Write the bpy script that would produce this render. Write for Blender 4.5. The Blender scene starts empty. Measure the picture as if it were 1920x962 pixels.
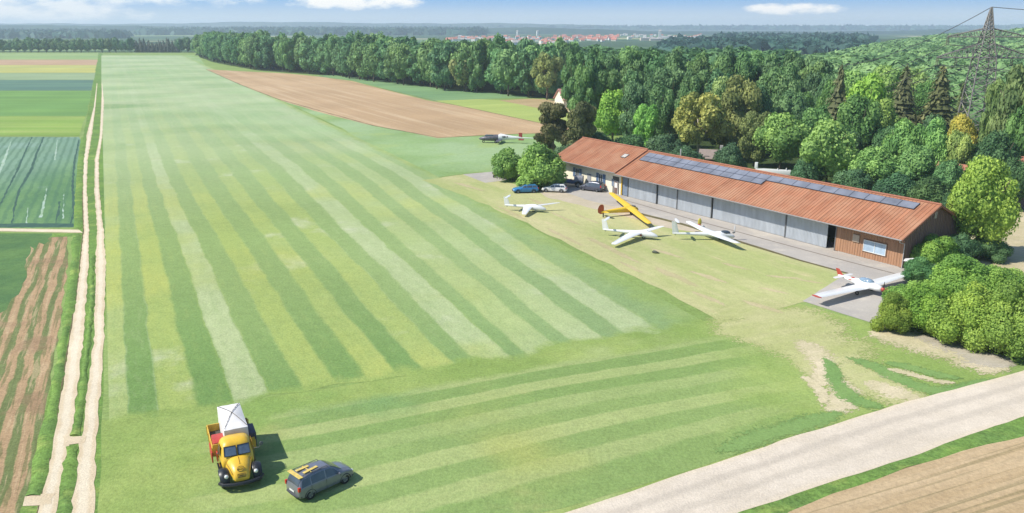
import bpy, bmesh, math, random
import numpy as np
from mathutils import Vector, Matrix
from mathutils.geometry import tessellate_polygon
R = math.radians
S = bpy.context.scene
COL = S.collection
rng = np.random.default_rng(7)
random.seed(7)

# ------------------------------------------------------------------ camera, sky, sun, exposure
F = 1550.0; PITCH = math.atan(430.0 / F); CH = 27.0
sp, cp = math.sin(PITCH), math.cos(PITCH)
cam = bpy.data.cameras.new('camera'); cam.sensor_width = 36.0; cam.lens = 36.0 * F / 1920.0
cam.clip_end = 60000; cam.clip_start = 0.5
co = bpy.data.objects.new('camera', cam); COL.objects.link(co)
co.location = (0, 0, CH); co.rotation_euler = (math.pi / 2 - PITCH, 0, 0); S.camera = co
SUN_EL, SUN_AZ = R(47), R(-100)          # azimuth measured from +Y towards +X: the sun stands to the left
sv = Vector((math.sin(SUN_AZ) * math.cos(SUN_EL), math.cos(SUN_AZ) * math.cos(SUN_EL), math.sin(SUN_EL)))
sl = bpy.data.lights.new('sun', 'SUN'); sl.energy = 4.6; sl.angle = R(0.6); sl.color = (1.0, 0.95, 0.86)
so = bpy.data.objects.new('sun', sl); COL.objects.link(so); so.rotation_euler = sv.to_track_quat('Z', 'Y').to_euler()
so.location = (0, 0, 200)
W = bpy.data.worlds.new('World'); S.world = W; W.use_nodes = True
wn = W.node_tree; wn.nodes.clear()
out = wn.nodes.new('ShaderNodeOutputWorld'); bg = wn.nodes.new('ShaderNodeBackground'); sky = wn.nodes.new('ShaderNodeTexSky')
sky.sky_type = 'NISHITA'; sky.sun_disc = False; sky.sun_elevation = SUN_EL; sky.sun_rotation = SUN_AZ
sky.altitude = 0; sky.air_density = 1.0; sky.dust_density = 0.4; sky.ozone_density = 3.5
bg.inputs['Strength'].default_value = 0.13
wn.links.new(bg.outputs[0], out.inputs[0])
# a few soft clouds, placed by direction in the sky, broken up by noise
geo = wn.nodes.new('ShaderNodeNewGeometry')
def wmath(op, a, b=None, c=None, clamp=False):
    n = wn.nodes.new('ShaderNodeMath'); n.operation = op; n.use_clamp = clamp
    for i, v in enumerate((a, b, c)):
        if v is None: continue
        if isinstance(v, (int, float)): n.inputs[i].default_value = v
        else: wn.links.new(v, n.inputs[i])
    return n.outputs[0]
tc = wn.nodes.new('ShaderNodeTexCoord')
sepn = wn.nodes.new('ShaderNodeSeparateXYZ'); wn.links.new(tc.outputs['Generated'], sepn.inputs[0])
dx, dy, dz = sepn.outputs
az = wmath('ARCTAN2', dx, dy)
nz = wn.nodes.new('ShaderNodeTexNoise'); mp = wn.nodes.new('ShaderNodeMapping')
mp.inputs['Scale'].default_value = (1, 1, 2.6)
wn.links.new(tc.outputs['Generated'], mp.inputs[0]); wn.links.new(mp.outputs[0], nz.inputs['Vector'])
nz.inputs['Scale'].default_value = 34; nz.inputs['Detail'].default_value = 7; nz.inputs['Roughness'].default_value = .6
cl = None
for (a0, e0, ra, re, k) in ((-0.178, 0.0275, 0.075, 0.0095, 1.0), (0.308, 0.0195, 0.058, 0.0070, 1.0), (-0.42, 0.05, .20, .03, .7), (-0.62, .02, .22, .03, .7),
                            (0.02, 0.13, 0.16, 0.03, .8), (0.5, 0.16, 0.2, 0.03, .8)):
    da = wmath('DIVIDE', wmath('SUBTRACT', az, a0), ra); de = wmath('DIVIDE', wmath('SUBTRACT', dz, e0), re)
    r2 = wmath('ADD', wmath('MULTIPLY', da, da), wmath('MULTIPLY', de, de))
    m = wmath('SUBTRACT', 1.0, r2)
    m = wmath('ADD', m, wmath('MULTIPLY', wmath('SUBTRACT', nz.outputs[0], .5), 2.6))
    m = wmath('MULTIPLY', wmath('MULTIPLY', m, 1.5, clamp=True), k)
    cl = m if cl is None else wmath('MAXIMUM', cl, m)
mx = wn.nodes.new('ShaderNodeMix'); mx.data_type = 'RGBA'
hb = wn.nodes.new('ShaderNodeMapRange'); hb.interpolation_type = 'SMOOTHSTEP'; hb.inputs['From Min'].default_value = 0.0; hb.inputs['From Max'].default_value = .038
wn.links.new(dz, hb.inputs['Value'])
hc = wn.nodes.new('ShaderNodeMix'); hc.data_type = 'RGBA'; wn.links.new(hb.outputs[0], hc.inputs['Factor']); hc.inputs['A'].default_value = (4.3, 4.75, 5.0, 1); hc.inputs['B'].default_value = (1.45, 2.95, 5.1, 1)
hf = wn.nodes.new('ShaderNodeMapRange'); hf.inputs['From Min'].default_value = .08; hf.inputs['From Max'].default_value = .45; wn.links.new(dz, hf.inputs['Value'])
h2 = wn.nodes.new('ShaderNodeMix'); h2.data_type = 'RGBA'; wn.links.new(hf.outputs[0], h2.inputs['Factor']); wn.links.new(hc.outputs['Result'], h2.inputs['A']); wn.links.new(sky.outputs[0], h2.inputs['B'])
wn.links.new(cl, mx.inputs['Factor']); wn.links.new(h2.outputs['Result'], mx.inputs['A']); mx.inputs['B'].default_value = (6.6, 6.5, 6.3, 1)
wn.links.new(mx.outputs['Result'], bg.inputs['Color'])
S.view_settings.view_transform = 'Standard'; S.view_settings.look = 'None'; S.view_settings.gamma = 1
S.view_settings.use_curve_mapping = False
S.view_settings.exposure = 0.36
S.render.engine = 'CYCLES'
S.cycles.volume_bounces = 1
S.cycles.max_bounces = 6
S.cycles.transparent_max_bounces = 32

# ------------------------------------------------------------------ helpers
def g(x, y, z=0.0):
    """ground point (or point at height z) seen at photograph pixel x, y: used only to survey the place"""
    u = (x - 960) / F; v = (y - 481) / F; D = (CH - z) / (sp + v * cp)
    return Vector((u * D, D * (cp - v * sp), z))
def proj(p):
    D = p[1] * cp - (p[2] - CH) * sp; v = -(p[1] * sp + (p[2] - CH) * cp) / D
    return 960 + F * p[0] / D, 481 + F * v
def depth(x, y): return CH / (sp + (y - 481) / F * cp)
def ztop(X, Y, ypx):
    v = (ypx - 481) / F
    # ray at depth D: z = CH - D(sp+v cp), Y = D(cp - v sp)
    return CH - Y / (cp - v * sp) * (sp + v * cp)

def mat(name, col, rough=.7, metal=0.0, var=.12, scale=3.0, bump=0.0, spec=.4, coat=0.0, stretch=None, coord='Object'):
    m = bpy.data.materials.get(name)
    if m: return m
    m = bpy.data.materials.new(name); m.use_nodes = True
    nt = m.node_tree; b = nt.nodes['Principled BSDF']
    b.inputs['Roughness'].default_value = rough; b.inputs['Metallic'].default_value = metal
    b.inputs['Specular IOR Level'].default_value = spec; b.inputs['Coat Weight'].default_value = coat
    t = nt.nodes.new('ShaderNodeTexCoord'); n = nt.nodes.new('ShaderNodeTexNoise'); mp = nt.nodes.new('ShaderNodeMapping')
    if stretch: mp.inputs['Scale'].default_value = stretch
    nt.links.new(t.outputs[coord], mp.inputs[0]); nt.links.new(mp.outputs[0], n.inputs['Vector'])
    n.inputs['Scale'].default_value = scale; n.inputs['Detail'].default_value = 6
    mr = nt.nodes.new('ShaderNodeMapRange'); mr.inputs['From Min'].default_value = .3; mr.inputs['From Max'].default_value = .7
    mr.inputs['To Min'].default_value = 1 - var; mr.inputs['To Max'].default_value = 1 + var
    nt.links.new(n.outputs[0], mr.inputs[0])
    vm = nt.nodes.new('ShaderNodeVectorMath'); vm.operation = 'SCALE'; vm.inputs[0].default_value = col
    nt.links.new(mr.outputs[0], vm.inputs['Scale']); nt.links.new(vm.outputs[0], b.inputs['Base Color'])
    if bump:
        bp = nt.nodes.new('ShaderNodeBump'); bp.inputs['Strength'].default_value = bump; bp.inputs['Distance'].default_value = .05
        nt.links.new(n.outputs[0], bp.inputs['Height']); nt.links.new(bp.outputs[0], b.inputs['Normal'])
    return m

class NT:
    """small helper for ground shaders"""
    def __init__(s, name, rough=.95):
        s.m = bpy.data.materials.new(name); s.m.use_nodes = True; s.t = s.m.node_tree
        s.b = s.t.nodes['Principled BSDF']; s.b.inputs['Roughness'].default_value = rough; s.b.inputs['Specular IOR Level'].default_value = .15
        s.pos = s.t.nodes.new('ShaderNodeNewGeometry').outputs['Position']
    def lk(s, a, b): s.t.links.new(a, b)
    def put(s, sock, v):
        if isinstance(v, (int, float)): sock.default_value = v
        elif isinstance(v, tuple): sock.default_value = v if len(v) == 4 or sock.type == 'VECTOR' else v + (1,)
        else: s.lk(v, sock)
    def math(s, op, a, b=None, clamp=False):
        n = s.t.nodes.new('ShaderNodeMath'); n.operation = op; n.use_clamp = clamp
        s.put(n.inputs[0], a)
        if b is not None: s.put(n.inputs[1], b)
        return n.outputs[0]
    def noise(s, scale, detail=4, rough=.55, stretch=None, rot=0.0, vec=None, off=(0, 0, 0)):
        n = s.t.nodes.new('ShaderNodeTexNoise'); n.inputs['Scale'].default_value = scale
        n.inputs['Detail'].default_value = detail; n.inputs['Roughness'].default_value = rough
        mp = s.t.nodes.new('ShaderNodeMapping'); mp.inputs['Location'].default_value = off
        src = vec or s.pos
        if rot:
            r = s.t.nodes.new('ShaderNodeMapping'); r.inputs['Rotation'].default_value = (0, 0, rot)
            s.lk(src, r.inputs[0]); src = r.outputs[0]
        if stretch: mp.inputs['Scale'].default_value = stretch
        s.lk(src, mp.inputs[0]); s.lk(mp.outputs[0], n.inputs['Vector']); return n.outputs[0]
    def attr(s, name):
        n = s.t.nodes.new('ShaderNodeAttribute'); n.attribute_name = name; return n.outputs['Fac']
    def ramp(s, v, a, b, c=0.0, d=1.0, smooth=True):
        n = s.t.nodes.new('ShaderNodeMapRange'); n.interpolation_type = 'SMOOTHSTEP' if smooth else 'LINEAR'
        s.put(n.inputs['Value'], v); n.inputs['From Min'].default_value = a; n.inputs['From Max'].default_value = b
        n.inputs['To Min'].default_value = c; n.inputs['To Max'].default_value = d; return n.outputs[0]
    def mix(s, f, a, b, mode='MIX'):
        n = s.t.nodes.new('ShaderNodeMix'); n.data_type = 'RGBA'; n.blend_type = mode
        s.put(n.inputs['Factor'], f); s.put(n.inputs['A'], a); s.put(n.inputs['B'], b); return n.outputs['Result']
    def scale(s, c, f):
        n = s.t.nodes.new('ShaderNodeVectorMath'); n.operation = 'SCALE'; s.put(n.inputs[0], c); s.put(n.inputs['Scale'], f); return n.outputs[0]
    def white(s, v):
        n = s.t.nodes.new('ShaderNodeTexWhiteNoise'); n.noise_dimensions = '1D'; s.put(n.inputs['W'], v); return n.outputs['Value']
    def done(s, col, grain=.3, bump=.4, gs=5.0):
        a = s.noise(gs, 3, .7); b = s.noise(gs * .22, 4, .65, off=(3, 7, 0)); c = s.noise(.035, 3, .5, off=(11, 5, 0))
        k = s.math('ADD', s.ramp(a, .3, .7, 1 - grain, 1 + grain, False), s.ramp(b, .3, .7, -grain * .5, grain * .5, False))
        k = s.math('ADD', k, s.ramp(c, .3, .7, -.08, .08, False))
        s.put(s.b.inputs['Base Color'], s.scale(col, k))
        bp = s.t.nodes.new('ShaderNodeBump'); bp.inputs['Strength'].default_value = bump; bp.inputs['Distance'].default_value = .12
        s.lk(a, bp.inputs['Height']); s.lk(bp.outputs[0], s.b.inputs['Normal'])
        return s.m

def tag(o, label=None, cat=None, group=None, kind=None):
    if label: o['label'] = label
    if cat: o['category'] = cat
    if group: o['group'] = group
    if kind: o['kind'] = kind
    return o
def empty(name, loc=(0, 0, 0), rz=0.0, label=None, cat=None, group=None):
    o = bpy.data.objects.new(name, None); COL.objects.link(o); o.location = loc; o.rotation_euler = (0, 0, rz); o.empty_display_size = .5
    return tag(o, label, cat, group)
def mesh_obj(name, verts, faces, m, parent=None, smooth=False, z=0.0):
    me = bpy.data.meshes.new(name); me.from_pydata([tuple(v) for v in verts], [], faces); me.update()
    for mm in (m if isinstance(m, (list, tuple)) else [m]): me.materials.append(mm)
    if smooth: me.polygons.foreach_set('use_smooth', [True] * len(me.polygons))
    o = bpy.data.objects.new(name, me); COL.objects.link(o)
    if parent: o.parent = parent
    o.location.z = z
    return o
def np_mesh(name, V, Fq, mats, tint=None, mi=None, smooth=False):
    """V (n,3), Fq (m,4) quads (or tris)"""
    me = bpy.data.meshes.new(name); k = Fq.shape[1]
    me.vertices.add(len(V)); me.vertices.foreach_set('co', V.astype(np.float32).ravel())
    me.loops.add(Fq.size); me.loops.foreach_set('vertex_index', Fq.astype(np.int32).ravel())
    me.polygons.add(len(Fq)); me.polygons.foreach_set('loop_start', np.arange(0, Fq.size, k, dtype=np.int32))
    me.polygons.foreach_set('loop_total', np.full(len(Fq), k, dtype=np.int32))
    for m in mats: me.materials.append(m)
    if mi is not None: me.polygons.foreach_set('material_index', mi.astype(np.int32))
    if smooth: me.polygons.foreach_set('use_smooth', np.ones(len(Fq), dtype=bool))
    me.update(calc_edges=True)
    if tint is not None:
        a = me.attributes.new('tint', 'FLOAT', 'POINT'); a.data.foreach_set('value', tint.astype(np.float32))
    return me

class MB:
    """collects simple shapes into one mesh"""
    def __init__(s): s.v = []; s.f = []
    def add(s, vs, fs):
        n = len(s.v); s.v += [tuple(v) for v in vs]; s.f += [tuple(i + n for i in f) for f in fs]; return s
    def box(s, x0, x1, y0, y1, z0, z1, bev=0.0, M=None):
        bm = bmesh.new(); bmesh.ops.create_cube(bm, size=1)
        for v in bm.verts: v.co = Vector(((x0 + x1) / 2 + v.co.x * (x1 - x0), (y0 + y1) / 2 + v.co.y * (y1 - y0), (z0 + z1) / 2 + v.co.z * (z1 - z0)))
        if bev: bmesh.ops.bevel(bm, geom=bm.edges[:], offset=bev, segments=2, affect='EDGES', profile=.6)
        if M: bm.transform(M)
        bm.verts.index_update(); s.add([v.co[:] for v in bm.verts], [[v.index for v in f.verts] for f in bm.faces]); bm.free(); return s
    def tube(s, pts, r, n=8, r2=None):
        pts = [Vector(p) for p in pts]; k = len(pts); rs = [r + ((r2 if r2 is not None else r) - r) * i / (k - 1) for i in range(k)]
        vs = []
        for i, p in enumerate(pts):
            d = (pts[min(i + 1, k - 1)] - pts[max(i - 1, 0)]).normalized()
            a = d.cross(Vector((0, 0, 1)));
            if a.length < .01: a = d.cross(Vector((0, 1, 0)))
            a.normalize(); b = d.cross(a)
            vs += [p + (a * math.cos(t) + b * math.sin(t)) * rs[i] for t in [2 * math.pi * j / n for j in range(n)]]
        fs = [(i * n + j, i * n + (j + 1) % n, (i + 1) * n + (j + 1) % n, (i + 1) * n + j) for i in range(k - 1) for j in range(n)]
        fs += [tuple(range(n))[::-1], tuple(range((k - 1) * n, k * n))]
        return s.add(vs, fs)
    def loft(s, rings, cap=True, closed=True):
        n = len(rings[0]); k = len(rings); vs = [p for r in rings for p in r]
        m = n if closed else n - 1
        fs = [(i * n + j, i * n + (j + 1) % n, (i + 1) * n + (j + 1) % n, (i + 1) * n + j) for i in range(k - 1) for j in range(m)]
        if cap: fs += [tuple(range(n))[::-1], tuple(range((k - 1) * n, k * n))]
        return s.add(vs, fs)
    def wheel(s, c, r, w, n=20, rr=.15):
        prof = [(r * .55, -w / 2), (r * .93, -w / 2), (r, -w * .3), (r, w * .3), (r * .93, w / 2), (r * .55, w / 2)]
        rings = [[(c[0] + a * math.cos(t), c[1] + b, c[2] + a * math.sin(t)) for (a, b) in prof] for t in [2 * math.pi * j / n for j in range(n)]]
        rings.append(rings[0]); return s.loft(rings, cap=False)
    def disc(s, c, r, w, n=16, dish=.0):
        for sg in (-1, 1):
            y = c[1] + sg * w / 2
            vs = [(c[0] + r * math.cos(t), y, c[2] + r * math.sin(t)) for t in [2 * math.pi * j / n for j in range(n)]] + [(c[0], y - sg * dish, c[2])]
            s.add(vs, [(j, (j + 1) % n, n) if sg < 0 else ((j + 1) % n, j, n) for j in range(n)])
        return s
    def ball(s, c, r, n=10, sc=(1, 1, 1)):
        rings = [[(c[0] + r * sc[0] * math.sin(p) * math.cos(t), c[1] + r * sc[1] * math.sin(p) * math.sin(t), c[2] + r * sc[2] * math.cos(p))
                  for t in [2 * math.pi * j / n for j in range(n)]] for p in [math.pi * (i + .02) / (n // 2 + .04) for i in range(n // 2 + 1)]]
        return s.loft(rings)
    def build(s, name, m, parent=None, smooth=False, sharp=35, loc=None):
        o = mesh_obj(name, s.v, s.f, m, parent)
        bm = bmesh.new(); bm.from_mesh(o.data); bmesh.ops.recalc_face_normals(bm, faces=bm.faces)
        if smooth:
            for f in bm.faces: f.smooth = True
            for e in bm.edges:
                if len(e.link_faces) == 2 and e.calc_face_angle(0) > R(sharp): e.smooth = False
        bm.to_mesh(o.data); bm.free()
        if loc: o.location = loc
        return o

def resample(pts, step, jitter=0.0, closed=False):
    P = [Vector(p) for p in pts]; out = []
    segs = list(zip(P, P[1:] + ([P[0]] if closed else [])))
    if not closed: segs = segs[:len(P) - 1]
    for a, b in segs:
        n = max(1, int((b - a).length / step)); d = (b - a); nrm = Vector((-d.y, d.x, 0)).normalized() if d.length else Vector()
        for i in range(n):
            out.append(a + d * (i / n) + nrm * ((random.random() - .5) * 2 * jitter if (i or jitter) else 0))
    if not closed: out.append(P[-1])
    return out
def patch(name, px, m, z, step=4.0, jitter=.15, world=False, kind='structure'):
    pts = [Vector(p) for p in px] if world else [g(*p) for p in px]
    pts = resample([Vector((p.x, p.y, 0)) for p in pts], step, jitter, closed=True)
    tri = tessellate_polygon([pts]); o = mesh_obj(name, pts, [tuple(t) for t in tri], m, z=z)
    bm = bmesh.new(); bm.from_mesh(o.data); bmesh.ops.recalc_face_normals(bm, faces=bm.faces)
    if sum(f.normal.z for f in bm.faces) < 0: bmesh.ops.reverse_faces(bm, faces=bm.faces)
    bm.to_mesh(o.data); bm.free()
    return tag(o, kind=kind)
def strip(name, L, Rr, m, z, step=1.5, jit=.1, kind='structure', hump=0.0):
    """a strip between two surveyed edges (pixel polylines); attributes u across, t along in metres"""
    A = [g(*p) for p in L]; B = [g(*p) for p in Rr]
    def along(P, n):
        ds = [0]
        for a, b in zip(P, P[1:]): ds.append(ds[-1] + (b - a).length)
        o = []
        for i in range(n + 1):
            t = ds[-1] * i / n; k = max(j for j in range(len(P)) if ds[j] <= t + 1e-6); k = min(k, len(P) - 2)
            o.append(P[k].lerp(P[k + 1], (t - ds[k]) / max(1e-6, ds[k + 1] - ds[k])))
        return o, ds[-1]
    ln = sum((b - a).length for a, b in zip(A, A[1:])); n = min(400, max(4, int(ln / step)))
    a, la = along(A, n); b, _ = along(B, n); w = 6; vs = []; uu = []; tt = []
    for i in range(n + 1):
        d = (b[i] - a[i]); j0 = (random.random() - .5) * 2 * jit; j1 = (random.random() - .5) * 2 * jit; dn = d.normalized()
        p, q = a[i] + dn * j0, b[i] + dn * j1
        for k in range(w + 1):
            v = p.lerp(q, k / w); v.z = hump * math.sin(math.pi * k / w); vs.append(v); uu.append(k / w); tt.append(la * i / n)
    fs = [(i * (w + 1) + k, i * (w + 1) + k + 1, (i + 1) * (w + 1) + k + 1, (i + 1) * (w + 1) + k) for i in range(n) for k in range(w)]
    o = mesh_obj(name, vs, fs, m, z=z)
    for nm, vals in (('u', uu), ('t', tt)):
        at = o.data.attributes.new(nm, 'FLOAT', 'POINT'); at.data.foreach_set('value', vals)
    bm = bmesh.new(); bm.from_mesh(o.data)
    if sum(f.normal.z for f in bm.faces) < 0: bmesh.ops.reverse_faces(bm, faces=bm.faces)
    bm.to_mesh(o.data); bm.free()
    return tag(o, kind=kind)
def softpatch(name, px, m, z, world=False):
    P = resample([g(*p) for p in px], .8, .12, closed=True); c = sum(P, Vector()) / len(P); k = len(P); vs = []; av = []
    for ri, (f, a) in enumerate(((1.3, -.2), (1.0, .4), (.7, .9), (.35, 1.2))):
        for p in P: vs.append(c + (p - c) * f + Vector((0, 0, .0016 * ri))); av.append(a)
    vs.append(c + Vector((0, 0, .0064))); av.append(1.5)
    fs = [(r_ * k + i, r_ * k + (i + 1) % k, (r_ + 1) * k + (i + 1) % k, (r_ + 1) * k + i) for r_ in range(3) for i in range(k)] + [(3 * k + i, 3 * k + (i + 1) % k, 4 * k) for i in range(k)]
    o = mesh_obj(name, vs, fs, m, z=z); at = o.data.attributes.new('a', 'FLOAT', 'POINT'); at.data.foreach_set('value', av)
    if sum(q.normal.z for q in o.data.polygons) < 0: o.data.flip_normals()
    return tag(o, kind='structure')
def arc(name, cl, m, z):
    """soft curved strip: rows (x, y, width in metres) along a surveyed centre line"""
    C = [g(x, y) for x, y, w in cl]; W_ = [w for _, _, w in cl]; n = 40; k = len(C); vs = []; av = []
    def cr(a, b, c, d, t): return .5 * ((2 * b) + (c - a) * t + (2 * a - 5 * b + 4 * c - d) * t * t + (3 * b - a - 3 * c + d) * t ** 3)
    pts = []
    for i in range(n + 1):
        f = i / n * (k - 1); q = min(int(f), k - 2); t = f - q; a, b, c, d = C[max(q - 1, 0)], C[q], C[q + 1], C[min(q + 2, k - 1)]
        pts.append((cr(a, b, c, d, t), W_[q] + (W_[q + 1] - W_[q]) * t))
    for i, (p, w) in enumerate(pts):
        d = (pts[min(i + 1, n)][0] - pts[max(i - 1, 0)][0]).normalized(); nn = Vector((-d.y, d.x, 0)); e = min(1, min(i, n - i) / 7)
        for j in range(9):
            f = -1 + j / 4; vs.append(p + nn * f * w * .5 * 1.25 + Vector((0, 0, .0001 * i))); av.append((1.25 - abs(f) * 1.45) * e - (1 - e) * .5)
    o = mesh_obj(name, vs, [(i * 9 + j, i * 9 + j + 1, (i + 1) * 9 + j + 1, (i + 1) * 9 + j) for i in range(n) for j in range(8)], m, z=z)
    at = o.data.attributes.new('a', 'FLOAT', 'POINT'); at.data.foreach_set('value', av)
    if sum(q.normal.z for q in o.data.polygons) < 0: o.data.flip_normals()
    bm = bmesh.new(); bm.from_mesh(o.data); bmesh.ops.delete(bm, geom=[f for f in bm.faces if f.normal.z < .5], context='FACES'); bm.to_mesh(o.data); bm.free()
    return tag(o, kind='structure')
def softmat(name, base, c1, c2, rot=R(-25), stretch=.25, cover=.85, s=.5):
    n = NT(name); q = n.mix(n.ramp(n.noise(.35, 5, .65, stretch=(1, stretch, 1), rot=rot), .35, .65), c1, c2)
    e = n.math('ADD', n.attr('a'), n.ramp(n.noise(s, 5, .7, stretch=(1, stretch, 1), rot=rot, off=(13, 31, 0)), .25, .75, -.42, .42, False))
    e = n.math('ADD', e, n.ramp(n.noise(3.2, 4, .8, off=(2, 5, 0)), .25, .75, -.75, .75, False))
    m = n.done(q, grain=.14); tr = n.t.nodes.new('ShaderNodeBsdfTransparent'); ms = n.t.nodes.new('ShaderNodeMixShader')
    n.lk(n.math('MULTIPLY', n.ramp(e, .38, .50), min(1, cover + .12)), ms.inputs[0]); n.lk(tr.outputs[0], ms.inputs[1]); n.lk(n.b.outputs[0], ms.inputs[2]); n.lk(ms.outputs[0], n.t.nodes['Material Output'].inputs[0]); return m
def line(name, pts, width, m, z):
    P = resample([g(*p) for p in pts], 3.0, .12); vs = []
    for i, p in enumerate(P):
        d = (P[min(i + 1, len(P) - 1)] - P[max(i - 1, 0)]).normalized(); q = Vector((-d.y, d.x, 0)) * width * .5 * random.uniform(.6, 1.2); vs += [p + q, p - q]
    return tag(mesh_obj(name, vs, [(2 * i, 2 * i + 1, 2 * i + 3, 2 * i + 2) for i in range(len(P) - 1)], m, z=z), kind='structure')
def quilt(name, lines, m, z, nt=90, sub=3):
    """a swathe sheet: consecutive boundary lines (pixel polylines surveyed to the ground) carry u = 0,1,2..., t runs 0..1 along"""
    rows = []
    for L in lines:
        P = [Vector((x, y, 0)) for x, y in L]; ds = [0]
        for a, b in zip(P, P[1:]): ds.append(ds[-1] + (b - a).length)
        r = []
        for i in range(nt + 1):
            t = ds[-1] * i / nt; k = max(j for j in range(len(P)) if ds[j] <= t + 1e-6); k = min(k, len(P) - 2)
            q = P[k].lerp(P[k + 1], (t - ds[k]) / (ds[k + 1] - ds[k])); r.append(g(q.x, q.y))
        rows.append(r)
    vs = []; uu = []; tt = []; cols = 0
    for a in range(len(rows) - 1):
        for s_ in range(sub + (1 if a == len(rows) - 2 else 0)):
            f = s_ / sub; cols += 1
            for i in range(nt + 1):
                vs.append(rows[a][i].lerp(rows[a + 1][i], f)); uu.append(a + f); tt.append(i / nt)
    n = nt + 1
    fs = [(c * n + i, (c + 1) * n + i, (c + 1) * n + i + 1, c * n + i + 1) for c in range(cols - 1) for i in range(nt)]
    o = mesh_obj(name, vs, fs, m, z=z)
    for nm, vals in (('u', uu), ('t', tt)):
        at = o.data.attributes.new(nm, 'FLOAT', 'POINT'); at.data.foreach_set('value', vals)
    bm = bmesh.new(); bm.from_mesh(o.data)
    if sum(f.normal.z for f in bm.faces) < 0: bmesh.ops.reverse_faces(bm, faces=bm.faces)
    bm.to_mesh(o.data); bm.free()
    return tag(o, kind='structure')

# ------------------------------------------------------------------ ground materials
def grassmat(name, a, b, c=None, s=.05, grain=.22, stretch=None, rot=0):
    n = NT(name); col = n.mix(n.ramp(n.noise(s, 5, .6, stretch=stretch, rot=rot), .35, .65), a, b)
    if c: col = n.mix(n.ramp(n.noise(s * 2.3, 5, .6, off=(40, 9, 0), stretch=stretch, rot=rot), .52, .68), col, c)
    return n.done(col, grain=grain)
MINT = (.285, .385, .195); PALE = (.365, .42, .210); MID = (.225, .310, .105); DEEP = (.145, .245, .070)
YEL = (.300, .365, .105); TAN = (.490, .400, .215)
def lawncol(n):
    """colour of the uncut front lawn; shared so that worn or mown areas can melt into it"""
    c0 = n.mix(n.ramp(n.noise(.09, 5, .6), .35, .65), (.205, .29, .075), (.285, .355, .105))
    c0 = n.mix(n.ramp(n.noise(.05, 4, .55, off=(20, 5, 0)), .54, .68), c0, (.32, .38, .15))
    c0 = n.mix(n.ramp(n.noise(.03, 4, .55, off=(61, 15, 0)), .56, .70), c0, (.37, .385, .11))
    return n.mix(n.math('MULTIPLY', n.ramp(n.noise(.045, 5, .6, off=(7, 93, 0)), .58, .72), .6), c0, (.175, .285, .075))
def dryrow(n):
    return n.noise(.11, 6, .65, stretch=(1, .2, 1), rot=R(-25))
def drycol(n):
    a = n.mix(n.ramp(dryrow(n), .40, .60), (.30, .355, .12), (.43, .42, .20))
    return n.mix(n.ramp(n.noise(.35, 5, .7, stretch=(1, .12, 1), rot=R(-28)), .56, .70), a, (.52, .45, .25))
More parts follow.
